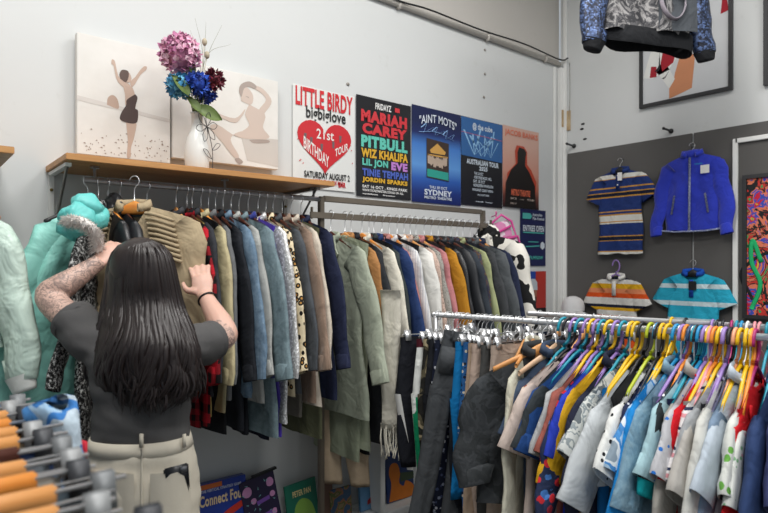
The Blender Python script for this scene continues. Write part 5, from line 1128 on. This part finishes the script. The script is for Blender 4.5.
pr(t, 'printed_disc', '#c03020', lambda bm: (smooth_poly(bm, U([(.62, .5), (.95, .62), (.97, .7), (.7, .62), (.6, .56)]), y_ - .0015), smooth_poly(bm, U([(.3, .3), (.42, .3), (.42, .42), (.3, .42)]), y_ - .0015)))
PB = mat('#231b3c', rough=.5, bump=.1)
t, w, h, y_ = book('floral_diary', 'dark purple board with pink roses and leaves, leaning against the wall', 'notebook', 251, 285, 483, y=2.72, m=PB, tilt=math.radians(-9), th=.02)
def roses(bm):
    for u, v, r in ((.17, .84, .085), (.84, .86, .075), (.3, .68, .05), (.85, .68, .05), (.2, .45, .05), (.82, .42, .05), (.5, .2, .07)):
        smooth_poly(bm, [(-w / 2 + u * w + r * w * 1.6 * math.cos(a) * R.uniform(.8, 1.1), v * h + r * w * 1.6 * math.sin(a)) for a in [i * PI / 4 for i in range(8)]], y_)
pr(t, 'printed_roses', '#c48ab8', roses, var=.3)
def lv(bm):
    for i in range(22):
        u, v, a = R.uniform(.08, .92), R.uniform(.1, .95), R.uniform(0, 6); poly(bm, [(-w / 2 + u * w, v * h), (-w / 2 + u * w + .018 * math.cos(a), v * h + .018 * math.sin(a)), (-w / 2 + u * w + .006 * math.cos(a + 1.2), v * h + .006 * math.sin(a + 1.2))], y_ - .001)
pr(t, 'printed_leaves', '#78b0b4', lv)
pr(t, 'printed_label', '#7a4ea8', lambda bm: (poly(bm, U([(.38, .6), (.75, .62), (.75, .68), (.38, .66)]), y_ - .001), poly(bm, U([(.36, .36), (.75, .38), (.75, .46), (.36, .44)]), y_ - .001)))
bm = B(); box(bm, (.05, -.0, h + .004), (w * .7, .022, .012)); obj('black_strap', bm, BLACKP, t, False)
t, w, h, y_ = book('picture_book', 'green picture book with a pale title, right of the purple floral board', 'book', 289, 320, 488, y=2.74, m=mat('#1c6a56', rough=.4, bump=0, var=.25), tilt=math.radians(-4), th=.012)
pr(t, 'title_lettering', '#d8c890', lambda bm: text(bm, 'PETER PAN', *H(.22, .73, .8, .85), y_ - .0015, bold=.03))
pr(t, 'printed_glow', '#7fa84a', lambda bm: smooth_poly(bm, U([(.2, .05), (.85, .05), (.8, .5), (.5, .66), (.25, .5)]), y_))
t, w, h, y_ = book('brown_book', 'thin brown book standing edge on beside the green picture book', 'book', 322, 331, 480, y=2.74, m=mat('#6d5346', rough=.6, bump=0, var=.2), tilt=math.radians(5), th=.02)
t, w, h, y_ = book('picture_book', 'tan and olive picture book under the beige trousers', 'book', 331, 352, 492, y=2.73, m=mat('#8a7a5a', 'blobs', ('#5c6a3a', '#9a6a4a', '#3c5a78'), 18, rough=.5, bump=0), th=.012)
t, w, h, y_ = book('game_box', 'pale blue box with a red corner mark, left of the white upright', 'board game', 360, 379, 462, y=2.75, m=mat('#5f8fb8', rough=.5, bump=0, var=.15), th=.02)
pr(t, 'red_mark', '#b02a2c', lambda bm: smooth_poly(bm, U([(.35, .1), (.9, .18), (.9, .28), (.4, .2)]), y_))
t, w, h, y_ = book('picture_book', 'picture book with orange animal shapes and dark blue sky, right of the white upright', 'book', 387, 414, 446, y=2.74, m=mat('#1d3566', rough=.4, bump=0, var=.2), th=.015)
pr(t, 'printed_animals', '#c8701c', lambda bm: (smooth_poly(bm, U([(.05, .02), (.95, .02), (.95, .2), (.7, .3), (.6, .22), (.45, .3), (.5, .45), (.42, .62), (.2, .64), (.1, .5), (.16, .3)]), y_)), var=.35)
pr(t, 'printed_field', '#3a4a34', lambda bm: poly(bm, U([(.5, .3), (1, .3), (1, .42), (.5, .46)]), y_ - .0004), var=.3)
pr(t, 'printed_label', '#c8c8c4', lambda bm: poly(bm, U([(.55, .74), (.85, .78), (.85, .92), (.55, .9)]), y_ - .0004))
for i, (px, py) in enumerate(((398, 508), (408, 505), (419, 502), (430, 500))):
    p = on_y(px, py, 2.56); p.z = .0; t = thing('shoe', ('black shoe on the floor, first from the white upright', 'black shoe on the floor, second from the white upright', 'black shoe on the floor, third from the white upright', 'black shoe on the floor, half behind the charcoal trousers')[i], 'shoe', p, math.radians(100 + 12 * i), 'black shoes below the ledge')
    bm = B(); rg = []
    for f, wd_, hh in ((0, .02, .04), (.06, .032, .085), (.2, .035, .095), (.4, .034, .075), (.6, .042, .055), (.8, .044, .045), (.95, .03, .035), (1, .01, .03)):
        rg.append([Vector((f * .26 - .13, wd_ * math.cos(a), .012 + (hh - .012) * (.5 + .5 * math.sin(a)))) for a in [2 * PI * k / 12 for k in range(12)]])
    loft(bm, rg, True, True); obj('upper', bm, mat('#17181c', rough=.4, bump=.1), t)
    bm = B(); rg = [[Vector((f * .27 - .135, wd_ * math.cos(a), .008 + .008 * math.sin(a))) for a in [2 * PI * k / 10 for k in range(10)]] for f, wd_ in ((0, .02), (.1, .036), (.5, .036), (.75, .048), (.95, .034), (1, .012))]; loft(bm, rg, True, True); obj('sole', bm, BLACKP, t)
# white cap on a peg and pink bag
p = on_x(573, 309, WB - .12); t = thing('cap', 'white cap on a peg left of the orange striped polo shirt', 'cap', p, math.radians(200))
bm = B(); rg = [[Vector((r * math.cos(a), r * math.sin(a) * .9, z)) for a in [2 * PI * k / 16 for k in range(16)]] for r, z in ((.098, -.01), (.1, .02), (.092, .055), (.068, .085), (.03, .1), (.005, .103))]; loft(bm, rg, False, True); obj('crown', bm, mat('#d8d8d8', rough=.8, bump=.2), t)
bm = B(); rg = [[Vector(((.085 + d) * math.cos(a), (.08 + d) * math.sin(a) * .95, -.008 - d * .3 - .0 * a)) for a in [math.radians(-65 + 130 * k / 12) for k in range(13)]] for d in (0, .03, .06, .07)]; loft(bm, rg, close=False); obj('brim', bm, mat('#cfcfcf', rough=.8, bump=.2), t)
bm = B(); tube(bm, [(0, 0, 0), (0, .12, 0)], .006, 6); o = obj('wall_peg', bm, BLACKP); o.location = p + Vector((.0, -.0, .03)); o.rotation_euler.z = -PI / 2; tag(o, 'peg in the board wall carrying the white cap', 'peg')
p = on_y(508, 262, 2.62); t = thing('toy_bag', 'pink and white clear plastic bag hanging between the cow print jacket and the navy notice', 'bag', p, math.radians(-30), None, ry=math.radians(-14))
PK = mat('#d24a94', rough=.35, bump=0, var=.05); PKL = mat('#dfa6c6', 'blobs', ('#e8d8e0', '#d888b4'), 14, rough=.3, bump=.1)
bm = B(); box(bm, (.01, 0, .07), (.20, .05, .17), bev=.01); box(bm, (0, 0, .225), (.14, .05, .12), bev=.01); obj('pouch', bm, PKL, t, False)
bm = B()
for q in ([(-.09, -.03, -.015), (.11, -.03, -.015), (.1, -.03, .16), (-.09, -.03, .16), (-.09, -.03, -.015)], [(-.08, -.03, .165), (-.06, -.03, .29), (.02, -.03, .33), (.08, -.03, .27), (.09, -.03, .165), (-.08, -.03, .165)], [(-.06, -.03, .21), (.07, -.03, .24)], [(-.08, -.03, .06), (.1, -.03, .09)]): tube(bm, q, .009, 6)
obj('piping', bm, PK, t)
bm = B(); poly(bm, [(-.06, .07), (-.02, .07), (.03, .15), (-.03, .15)], -.034); obj('yellow_patch', bm, mat('#d8c03a', bump=0), t, False)
bm = B(); tube(bm, spline([(-.01, 0, .32), (0, 0, .36), (.02, .06, .34), (.04, .22, .33)], 5), .004, 6); obj('strap', bm, PK, t)

# ------------------------------------------------------------------ trouser rack in the near corner
NX, NZ = .03, 1.295
nr = thing('near_clothes_rack', 'chrome rack of trousers close to the viewer, its rail just outside the view', 'clothes rack', (NX, 1.3, 0))
bm = B(); tube(bm, [(0, -.75, NZ), (0, .85, NZ)], .0125, 12); obj('rail', bm, CHROME, nr)
for y in (-.72, .84):
    bm = B(); tube(bm, [(0, y, .06), (0, y, NZ)], .0125, 12); tube(bm, [(-.25, y, .07), (.25, y, .07)], .012, 8); ps = obj('post', bm, CHROME, nr)
    for x in (-.24, .24):
        bm = B(); blob(bm, (x, y, .034), .033, 10); obj('caster', bm, BLACKP, ps)
cols = [('#3d5a80', 'slate blue'), ('#2c3440', 'dark grey blue'), ('#5f83b8', 'sky blue'), ('#26282c', 'black'), ('#8f9aa0', 'pale grey'), ('#34507a', 'denim blue'), ('#6b5a44', 'olive brown'), ('#4a4d52', 'mid grey'), ('#9a8f7c', 'beige'), ('#2a3a5c', 'navy'), ('#777f86', 'steel grey'), ('#b8b4aa', 'stone white'), ('#5c6a74', 'blue grey'), ('#3c3a38', 'charcoal brown'), ('#a8b0b4', 'silver grey'), ('#6fa8a4', 'aqua green')]
woods = [WOODD, WOODH, WOODO, WOODH, WOODH]
for i in range(16):
    y = 1.96 - .078 * i; p = Vector((NX, y, NZ + .003)); rz = math.radians(R.uniform(-3, 3)); c_, cn = cols[i]
    wm = woods[i % 5] if i > 4 else (WOODD if i == 4 else WOODH)
    t = thing('trouser_hanger', ('orange' if wm is WOODO else 'dark brown' if wm is WOODD else 'light') + ' wooden clamp hanger with chrome clips holding the ' + cn + ' trousers', 'hanger', p, rz, 'clamp hangers on the near rack')
    ln = .165 + R.uniform(-.02, .02)
    if i < 4: ln -= .06
    sobj('hook', hook_wire(.075), CHROME, t)
    bm = B(); box(bm, (-.03, 0, -.09), (2 * ln, .013, .036), bev=.004); obj('wooden_bar', bm, wm, t)
    bm = B(); tube(bm, [(-ln, -.0, -.085), (ln + .05 + R.uniform(-.01, .02), 0, -.083)], .0035, 8); tube(bm, [(ln - .04, -.012, -.098), (ln + .045, -.012, -.096)], .0026, 8); obj('rod', bm, CHROME, t)
    for k, x in enumerate((-ln + .02, ln + .005 + R.uniform(-.01, .03))):
        bm = B()
        for q in (-1, 1): box(bm, (x, q * .012, -.095), (.032, .003, .055), rot=Matrix.Rotation(q * .25, 3, 'X'), bev=.001)
        tube(bm, [(x - .017, 0, -.085), (x + .017, 0, -.085)], .005, 8); obj('clip', bm, mat(('#8d8f90', '#3a3c40', '#6f7274')[(i + k) % 3], rough=.5, metal=.3, bump=0), t)
    trousers('trousers', cn + ' trousers clamped on the near rack', p - Vector((0, 0, .012)), rz, 'trousers on the near rack', fab(c_), hw=.17 + R.uniform(-.02, .035), L=.95, drop=.1, T=.045, seed=500 + i, amp=.012)
# pale blue rumpled jeans waist poking out beside the rack
t = thing('pale_jeans', 'pale blue rumpled jeans bulging out of the near rack beside the person', 'trousers', (.255, 1.42, 1.19), math.radians(25))
bm = B(); rg = []
for z, r, dx in ((.055, .035, -.01), (.05, .05, -.008), (.02, .052, 0), (-.04, .045, .012), (-.12, .05, .02), (-.25, .06, .02), (-.5, .07, .0), (-.9, .06, -.03)):
    rg.append([Vector((dx + r * math.cos(a) * (1 + .12 * math.sin(3 * a + z * 20)), r * 1.1 * math.sin(a) * (1 + .15 * math.sin(2 * a + z * 14)), z + .012 * math.sin(2 * a + 1))) for a in [2 * PI * k / 20 for k in range(20)]])
loft(bm, rg, True, True); obj('legs', bm, fab('#4f8fd0', pat='blobs', cols=('#9fc0dc', '#3f7cc0', '#b8c8d4'), sc=9), t)
bm = B(); box(bm, (.045, -.03, -.06), (.012, .02, .05), bev=.003); obj('red_tab', bm, mat('#b81c30', bump=0), t)
t = thing('rolled_leg', 'beige rolled fabric end at the near rack in front of the person', 'trousers', P(97, 481, .95), math.radians(-20))
bm = B(); rg = [[Vector((.0 + x, r * math.cos(a), r * math.sin(a) - .3 * x * 0)) for a in [2 * PI * k / 16 for k in range(16)]] for x, r in ((-.03, .012), (-.028, .017), (.02, .018), (.024, .013), (.022, .008))]; loft(bm, rg, True, True); obj('roll', bm, fab('#8f8373'), t)
# ------------------------------------------------------------------ the person
def skin_mesh(name, chains, vox=.007, smooth_it=6):
    """joined tapered limbs merged into one continuous surface"""
    bm = B()
    for rings in chains: loft(bm, rings, True, True)
    bmesh.ops.recalc_face_normals(bm, faces=bm.faces)
    me = bpy.data.meshes.new(name); bm.to_mesh(me); bm.free()
    o = bpy.data.objects.new(name, me); C.objects.link(o)
    r = o.modifiers.new('r', 'REMESH'); r.mode = 'VOXEL'; r.voxel_size = vox; r.use_smooth_shade = True
    s = o.modifiers.new('s', 'SMOOTH'); s.factor = .5; s.iterations = smooth_it
    dg = bpy.context.evaluated_depsgraph_get(); m2 = bpy.data.meshes.new_from_object(o.evaluated_get(dg))
    bpy.data.objects.remove(o); bpy.data.meshes.remove(me); return m2
def limb(pts, rad, n=14, flat=1.0, side=None, k=5):
    sp_ = spline(pts, k); m = len(sp_); rr = []
    for i in range(m):
        f = i / (m - 1) * (len(rad) - 1); a = int(min(f, len(rad) - 2)); rr.append(rad[a] + (rad[a + 1] - rad[a]) * (f - a))
    T = [(sp_[min(i + 1, m - 1)] - sp_[max(i - 1, 0)]).normalized() for i in range(m)]
    a = side.copy() if side is not None else T[0].orthogonal(); out = []
    for i in range(m):
        a = (a - T[i] * a.dot(T[i])).normalized(); b_ = T[i].cross(a); out.append(ell(sp_[i], a, b_, rr[i], rr[i] * flat, n))
    return out
DW = 1.88
def W(px, py, d=DW): return P(px, py, d)
fr = RGT.copy(); bk = -FWD
def tor(rows, n=26, pw=.85):   # rows: px centre, py, half width px, front-back half depth, depth
    return [ell(W(c, py, d), fr, FWD, hwp / FPX * d, dd, n, pw) for c, py, hwp, dd, d in rows]
pers = thing('person', 'person with long black hair in grey t-shirt and cream trousers, reaching for the tan jacket', 'person', W(143, HY, DW) * 1.0)
pers.location.z = 0
base = pers.location.copy()
SH_L, SH_R = W(100, 346, 1.88), W(190, 348, 1.88)
EL_L, EL_R = W(49, 297, 1.98), W(225, 336, 2.03)
WR_L, WR_R = W(100, 261, 2.08), W(205, 295, 2.18)
chains = [tor([(142, 440, 40, .09, 1.88), (142.5, 415, 39, .088, 1.88), (144, 385, 46, .105, 1.88), (144, 360, 52, .105, 1.88), (144, 345, 50, .09, 1.88), (145, 335, 38, .07, 1.88), (146, 328, 22, .06, 1.89), (146, 318, 18, .055, 1.9), (145, 300, 17, .055, 1.91)]),
          tor([(141, 240, 6, .03, 1.92), (141, 243, 17, .065, 1.92), (141, 252, 24, .088, 1.92), (141, 265, 26.5, .1, 1.92), (142, 280, 25, .098, 1.925), (143, 293, 22, .085, 1.935), (144, 303, 17, .062, 1.945), (144, 309, 9, .04, 1.955)], pw=1),
          tor([(142, 425, 39, .09, 1.88), (141, 450, 46, .1, 1.88), (141, 480, 54, .125, 1.88), (141, 505, 55, .125, 1.88), (141, 520, 50, .11, 1.88)])]
# nose and ears on the unseen front of the head
chains.append(limb([W(143, 272, 2.0), W(143, 280, 2.035), W(143, 284, 2.02)], [.01, .014, .012], 8))
chains.append(limb([W(116, 272, 1.93), W(115, 278, 1.93), W(117, 284, 1.93)], [.012, .014, .008], 8)); chains.append(limb([W(168, 272, 1.93), W(169, 278, 1.93), W(167, 284, 1.93)], [.012, .014, .008], 8))
def foreshort(a, b_, t_): return a.lerp(b_, t_)
chains.append(limb([W(112, 350, 1.88), SH_L, foreshort(SH_L, EL_L, .5) + UP * -.004, EL_L, foreshort(EL_L, WR_L, .3) + bk * .012, foreshort(EL_L, WR_L, .7), WR_L], [.05, .055, .05, .045, .046, .034, .028]))
chains.append(limb([W(178, 352, 1.88), SH_R, foreshort(SH_R, EL_R, .5), EL_R, foreshort(EL_R, WR_R, .3) + RGT * .004, foreshort(EL_R, WR_R, .7), WR_R], [.05, .055, .048, .043, .044, .033, .026]))
# legs
for s in (-1, 1):
    hip = W(141 + s * 26, 500, 1.88); kn = Vector((hip.x, hip.y, .48)) + RGT * (s * .01); an = Vector((hip.x, hip.y, .08)) + RGT * (s * .02)
    chains.append(limb([hip, kn, an], [.085, .058, .04])); chains.append(limb([an, an + FWD * .06 - UP * .035, an + FWD * .17 - UP * .05], [.04, .04, .03], flat=.8))
def hand(wr, dirv, back, sgn, fingers, curl, spread):
    """palm, four unequal bent fingers and a thumb leaving the side of the palm"""
    dirv = dirv.normalized(); back = (back - dirv * back.dot(dirv)).normalized(); lat = dirv.cross(back) * sgn
    out = [limb([wr - dirv * .02, wr + dirv * .015, wr + dirv * .055, wr + dirv * .088], [.026, .032, .041, .038], 12, .42, lat)]
    for i, (ln) in enumerate(fingers):
        o_ = (1.5 - i) * .0185; root = wr + dirv * .07 + lat * o_; d = (dirv + lat * (1.5 - i) * spread).normalized(); c = curl
        p1 = wr + dirv * .092 + lat * o_; p2 = p1 + (d * math.cos(c * .5) - back * math.sin(c * .5)) * ln * .42; p3 = p2 + (d * math.cos(c * 1.2) - back * math.sin(c * 1.2)) * ln * .32; p4 = p3 + (d * math.cos(c * 1.9) - back * math.sin(c * 1.9)) * ln * .26
        out.append(limb([root, p1, p2, p3, p4], [.0105, .0098, .009, .0085, .007], 8, 1, None, 3))
    t0 = wr + dirv * .022 + lat * .026; t1 = t0 + (dirv * .5 + lat * .75 - back * .2).normalized() * .038; t2 = t1 + (dirv * .85 + lat * .35 - back * .25).normalized() * .032; t3 = t2 + (dirv * .9 + lat * .05 - back * .3).normalized() * .024
    out.append(limb([t0, t1, t2, t3], [.015, .0125, .0105, .008], 8, 1, None, 3)); return out
chains += hand(WR_R, W(199, 266, 2.25) - WR_R, bk + RGT * .25, -1, (.072, .082, .077, .06), .4, .09)
chains += hand(WR_L, W(113, 248, 2.14) - WR_L, bk + UP * .3, 1, (.066, .074, .069, .054), .95, .03)
SKIN = mat('#cfa796', rough=.5, bump=.08, bs=120, var=.05)
SKIN.node_tree.nodes['Principled BSDF'].inputs['Subsurface Weight'].default_value = .08
TATT = mat('#c6a596', 'ink', ('#4a484c',), 42, rough=.5, bump=.05, var=.05)
me = skin_mesh('body', chains, .0055, 3)
me.transform(Matrix.Translation(-base)); me.materials.clear(); me.materials.append(SKIN); me.materials.append(TATT)
for p in me.polygons:
    c = p.center + base; rel_ = c - (W(143, HY, DW) * 1.0)
    lat_ = (c - W(143, 300)).dot(RGT)
    p.use_smooth = True
    tl = (c - EL_L); hand_d = (c - WR_L).dot((WR_L - EL_L).normalized())
    if lat_ < -.12 and c.z > 1.2 and hand_d < .0: p.material_index = 1
    if (c - foreshort(SH_R, EL_R, .72)).length < .075 and lat_ > .1 and (c - EL_R).dot(SH_R - EL_R) > 0: p.material_index = 1
body = bpy.data.objects.new('body', me); C.objects.link(body); body.parent = pers
# t-shirt
def shift(m_): m_.transform(Matrix.Translation(-base)); return m_
TEE = mat('#4b4a4a', rough=.85, bump=.35, bs=22, var=.06)
ch = [tor([(141.5, 437, 47.5, .112, 1.88), (142, 420, 45.5, .108, 1.88), (143, 400, 46.5, .112, 1.88), (144, 380, 50, .116, 1.88), (144, 360, 56, .116, 1.88), (144, 346, 55, .1, 1.88), (145, 336, 44, .083, 1.88), (146, 328, 27, .07, 1.885)])]
def cut(a, b_, f): return a.lerp(b_, f)
ch.append(limb([W(118, 352, 1.88), SH_L + UP * .004, cut(SH_L, EL_L, .28), cut(SH_L, EL_L, .52)], [.06, .071, .074, .072]))
ch.append(limb([W(172, 354, 1.88), SH_R + UP * .004, cut(SH_R, EL_R, .3), cut(SH_R, EL_R, .62)], [.06, .071, .07, .066]))
tm = skin_mesh('t_shirt', ch, .008, 8)
for v in tm.vertices:
    q = v.co; nz = noise.noise(Vector((q.x * 9, q.y * 9, q.z * 16))) * .008 + noise.noise(Vector(((q.x + q.z) * 16, q.y * 12, q.z * 26))) * .005
    v.co += v.normal * nz
tm.materials.append(TEE)
for p in tm.polygons: p.use_smooth = True
ts = bpy.data.objects.new('t_shirt', shift(tm)); C.objects.link(ts); ts.parent = pers
for nm_, a, b_, f, r in (('sleeve_hem', SH_L, EL_L, .515, .0735), ('sleeve_hem', SH_R, EL_R, .615, .0675)):
    bm = B(); c = cut(a, b_, f) - base; d = (b_ - a).normalized(); u_ = d.orthogonal().normalized()
    loft(bm, [ell(c + d * q, u_, d.cross(u_), r * w_, r * w_, 20) for q, w_ in ((-.02, .97), (-.012, 1.0), (.004, 1.0), (.006, .97))]); obj(nm_, bm, TEE, ts)
# trousers
CRM = mat('#cfc7b6', rough=.85, bump=.4, bs=16, var=.05)
ch = [tor([(141, 435, 46, .112, 1.88), (141, 450, 51, .122, 1.88), (141, 470, 55.5, .135, 1.88), (141, 495, 57.5, .138, 1.88), (141, 520, 57, .13, 1.88), (141, 540, 50, .11, 1.88)])]
for s in (-1, 1):
    hip = W(141 + s * 27, 515, 1.88); kn = Vector((hip.x, hip.y, .48)); an = Vector((hip.x, hip.y, .07)); ch.append(limb([hip, kn, an], [.098, .1, .105]))
pm = skin_mesh('trousers', ch, .009, 8)
for v in pm.vertices:
    q = v.co; v.co += v.normal * (noise.noise(Vector((q.x * 8, q.y * 8, q.z * 22))) * .007)
pm.materials.append(CRM)
for p in pm.polygons: p.use_smooth = True
tr = bpy.data.objects.new('trousers', shift(pm)); C.objects.link(tr); tr.parent = pers
bm = B(); loft(bm, [[v - base for v in ell(W(141, py, 1.88), fr, FWD, hwp / FPX * 1.88, dd, 28, .85)] for py, hwp, dd in ((434, 45, .110), (434, 47.5, .117), (446.5, 50.5, .123), (447, 49, .12))]); wb = obj('waistband', bm, CRM, tr)
for px in (98, 141, 184):
    bm = B(); y0 = .122 if px == 141 else .055; c = W(px, 441, 1.88 - y0) - base; box(bm, c + FWD * .003, (.012, .006, .042), rot=Matrix.Rotation(-YAW + (0 if px == 141 else (-.9 if px < 141 else .9)), 3, 'Z'), bev=.0015); obj('belt_loop', bm, CRM, wb)
def onseat(px, py, e=.0):   # a point on the back of the trousers
    u_ = (px - 141) / 57; dd = .138 * max(0, 1 - abs(u_) ** 2.35) ** (1 / 2.35); return W(px, py, 1.88 - dd - e) - base
for x0, x1 in ((104, 134), (150, 191)):
    bm = B(); e_ = .004 if x0 < 141 else .006; g = [[onseat(x0 + (x1 - x0) * i / 6, py - (3 * (i / 6) if x0 > 141 else -3 * (i / 6) + 3), e_ * (1 if 0 < i < 6 else .1)) for i in range(7)] for py in (474, 478, 500, 525)]; loft(bm, g, close=False); obj('back_pocket', bm, CRM, tr)
bm = B(); tube(bm, [onseat(141.5, py, .0) for py in (449, 465, 485, 505, 520)], .0025, 6); obj('back_seam', bm, CRM, tr)
ph_c = onseat(178, 473, .006)
bm = B(); box(bm, (0, 0, 0), (.072, .009, .11), bev=.004); pc = onseat(177, 482, -.006); o = obj('mobile_phone', bm, mat('#1a1b1e', rough=.3, bump=0)); o.location = pc + base; o.rotation_euler = (math.radians(13), math.radians(-6), -YAW + math.radians(30))
tag(o, 'black mobile phone sticking out of the back pocket of the cream trousers', 'phone')
bm = B(); box(bm, (.02, -.006, .04), (.022, .004, .022), bev=.002); obj('camera_module', bm, mat('#5c5e62', rough=.3, bump=0), o)
# hair: a smooth under-volume plus many tapering locks
HAIR = mat('#130e0e', 'hair', ('#2b201e',), rough=.42, bump=.15, bs=80, var=0)
HW_ = [(238, 0), (240, 12), (245, 21), (255, 29), (270, 33), (290, 36.5), (310, 40), (330, 46), (345, 51), (360, 54), (375, 55), (390, 52), (402, 44), (412, 30)]
def hwid(py):
    for (a, b_), (c, d) in zip(HW_, HW_[1:]):
        if py <= c: return b_ + (d - b_) * max(0, (py - a)) / (c - a)
    return HW_[-1][1]
def hcx(py): return 141 + max(0, py - 270) * .055
def hd(py):  # depth of the hair's rear surface
    if py < 250: return 1.92 - .105 * math.sin((py - 238) / 12 * PI / 2) * .8
    if py < 300: return 1.836 - .012 * math.sin((py - 250) / 50 * PI)
    return 1.836 - min(1, (py - 300) / 45) * .085
bm = B(); loft(bm, [[v - base for v in ell(W(hcx(py), py, (hd(py) + 1.95) / 2 + .004 if py < 310 else hd(py) + .05), fr, FWD, max(2, hwid(py) * .95) / FPX * 1.85, (1.95 - hd(py)) / 2 + .004 if py < 310 else .04, 26)] for py in (239, 241, 245, 252, 262, 275, 290, 305, 320, 335, 350, 365, 378, 390)], True, True)
for v in bm.verts: v.co += Vector((v.co.x, v.co.y, 0)).normalized() * .004 * math.sin(v.co.x * 160 + v.co.z * 6)
blob(bm, W(141, 268, 1.905) - base, (.094, .094, .100), 24)
HR = obj('hair', bm, HAIR, pers)
bm = B(); RH = random.Random(3)
for i in range(430):
    s = RH.uniform(-1, 1); s = math.copysign(abs(s) ** .85, s); lay = RH.random(); end = 414 - 22 * lay ** 1.5 - 16 * abs(s) ** 2 + RH.uniform(-7, 6)
    ph = 9 * noise.noise(Vector((s * 1.5, lay * .8, 3))) + RH.uniform(-.35, .35); fq = .085 + RH.uniform(-.004, .004); amp_ = RH.uniform(5, 9); drift = RH.uniform(-.1, .1) + .25 * noise.noise(Vector((s * 3, 9, 1))); st = 239 if RH.random() < .7 else RH.uniform(245, 300)
    pts = []; n = 20
    for k in range(n + 1):
        f = k / n; py = st + (end - st) * f; sw_ = s + drift * f * f; sw_ = max(-1.05, min(1.05, sw_))
        wav = max(0, (py - 290) / 110) ** 1.2
        x = hcx(py) + sw_ * hwid(py) + amp_ * wav * math.sin(py * fq + ph)
        d = hd(py) + (1.915 - hd(py)) * (1 - math.sqrt(max(0, 1 - min(1, abs(sw_)) ** 2))) * (1 if py < 315 else .75) - .014 * (1 - lay) - .003 + .007 * wav * math.cos(py * fq + ph)
        pts.append(W(x, py, d) - base)
    r0 = RH.uniform(.004, .0105); rad = [r0 * (.5 + .5 * min(1, k / 3)) * (1 if k < n * .75 else max(.06, (n - k) / (n * .25))) for k in range(n + 1)]
    tube(bm, pts, rad, 6, .5, FWD.cross(UP))
obj('hair_lock', bm, HAIR, HR)['kind'] = 'stuff'
# hair tie on the wrist
bm = B(); c = cut(WR_R, EL_R, .12) - base; d = (EL_R - WR_R).normalized(); u_ = d.orthogonal().normalized(); v_ = d.cross(u_)
tube(bm, [c + u_ * .033 * math.cos(a) + v_ * .031 * math.sin(a) for a in [i * PI / 12 for i in range(25)]], .0035, 6); obj('hair_tie', bm, BLACKP, pers)
for s in (-1, 1):
    bm = B(); hip = W(141 + s * 26, 500, 1.88) + RGT * (s * .02) - base; hip.z = 0
    rg = []
    for f, wd_, hh in ((0, .03, .07), (.08, .042, .1), (.3, .045, .11), (.5, .045, .085), (.75, .052, .065), (.95, .04, .05), (1, .02, .04)):
        rg.append([hip + FWD * (f * .28 - .09) + RGT * wd_ * math.cos(a) + UP * (.004 + hh * (.5 + .5 * math.sin(a))) for a in [2 * PI * k / 14 for k in range(14)]])
    loft(bm, rg, True, True); obj('shoe', bm, mat('#e0e0de', rough=.5), pers)
# ------------------------------------------------------------------ camera
cam = bpy.data.cameras.new('camera'); co = bpy.data.objects.new('camera', cam); C.objects.link(co)
co.location = (0, 0, CAMZ); co.rotation_euler = (PI / 2, 0, -YAW)
cam.sensor_width = 36; cam.lens = FPX / 768 * 36; cam.shift_y = (HY - 256.5) / 768; cam.clip_start = .05
cam.dof.use_dof = True; cam.dof.focus_distance = 2.7; cam.dof.aperture_fstop = 3.2
sc_ = bpy.context.scene; sc_.camera = co
sc_.view_settings.view_transform = 'Standard'; sc_.view_settings.look = 'None'; sc_.view_settings.gamma = 1; sc_.view_settings.exposure = .0
sc_.view_settings.use_curve_mapping = False
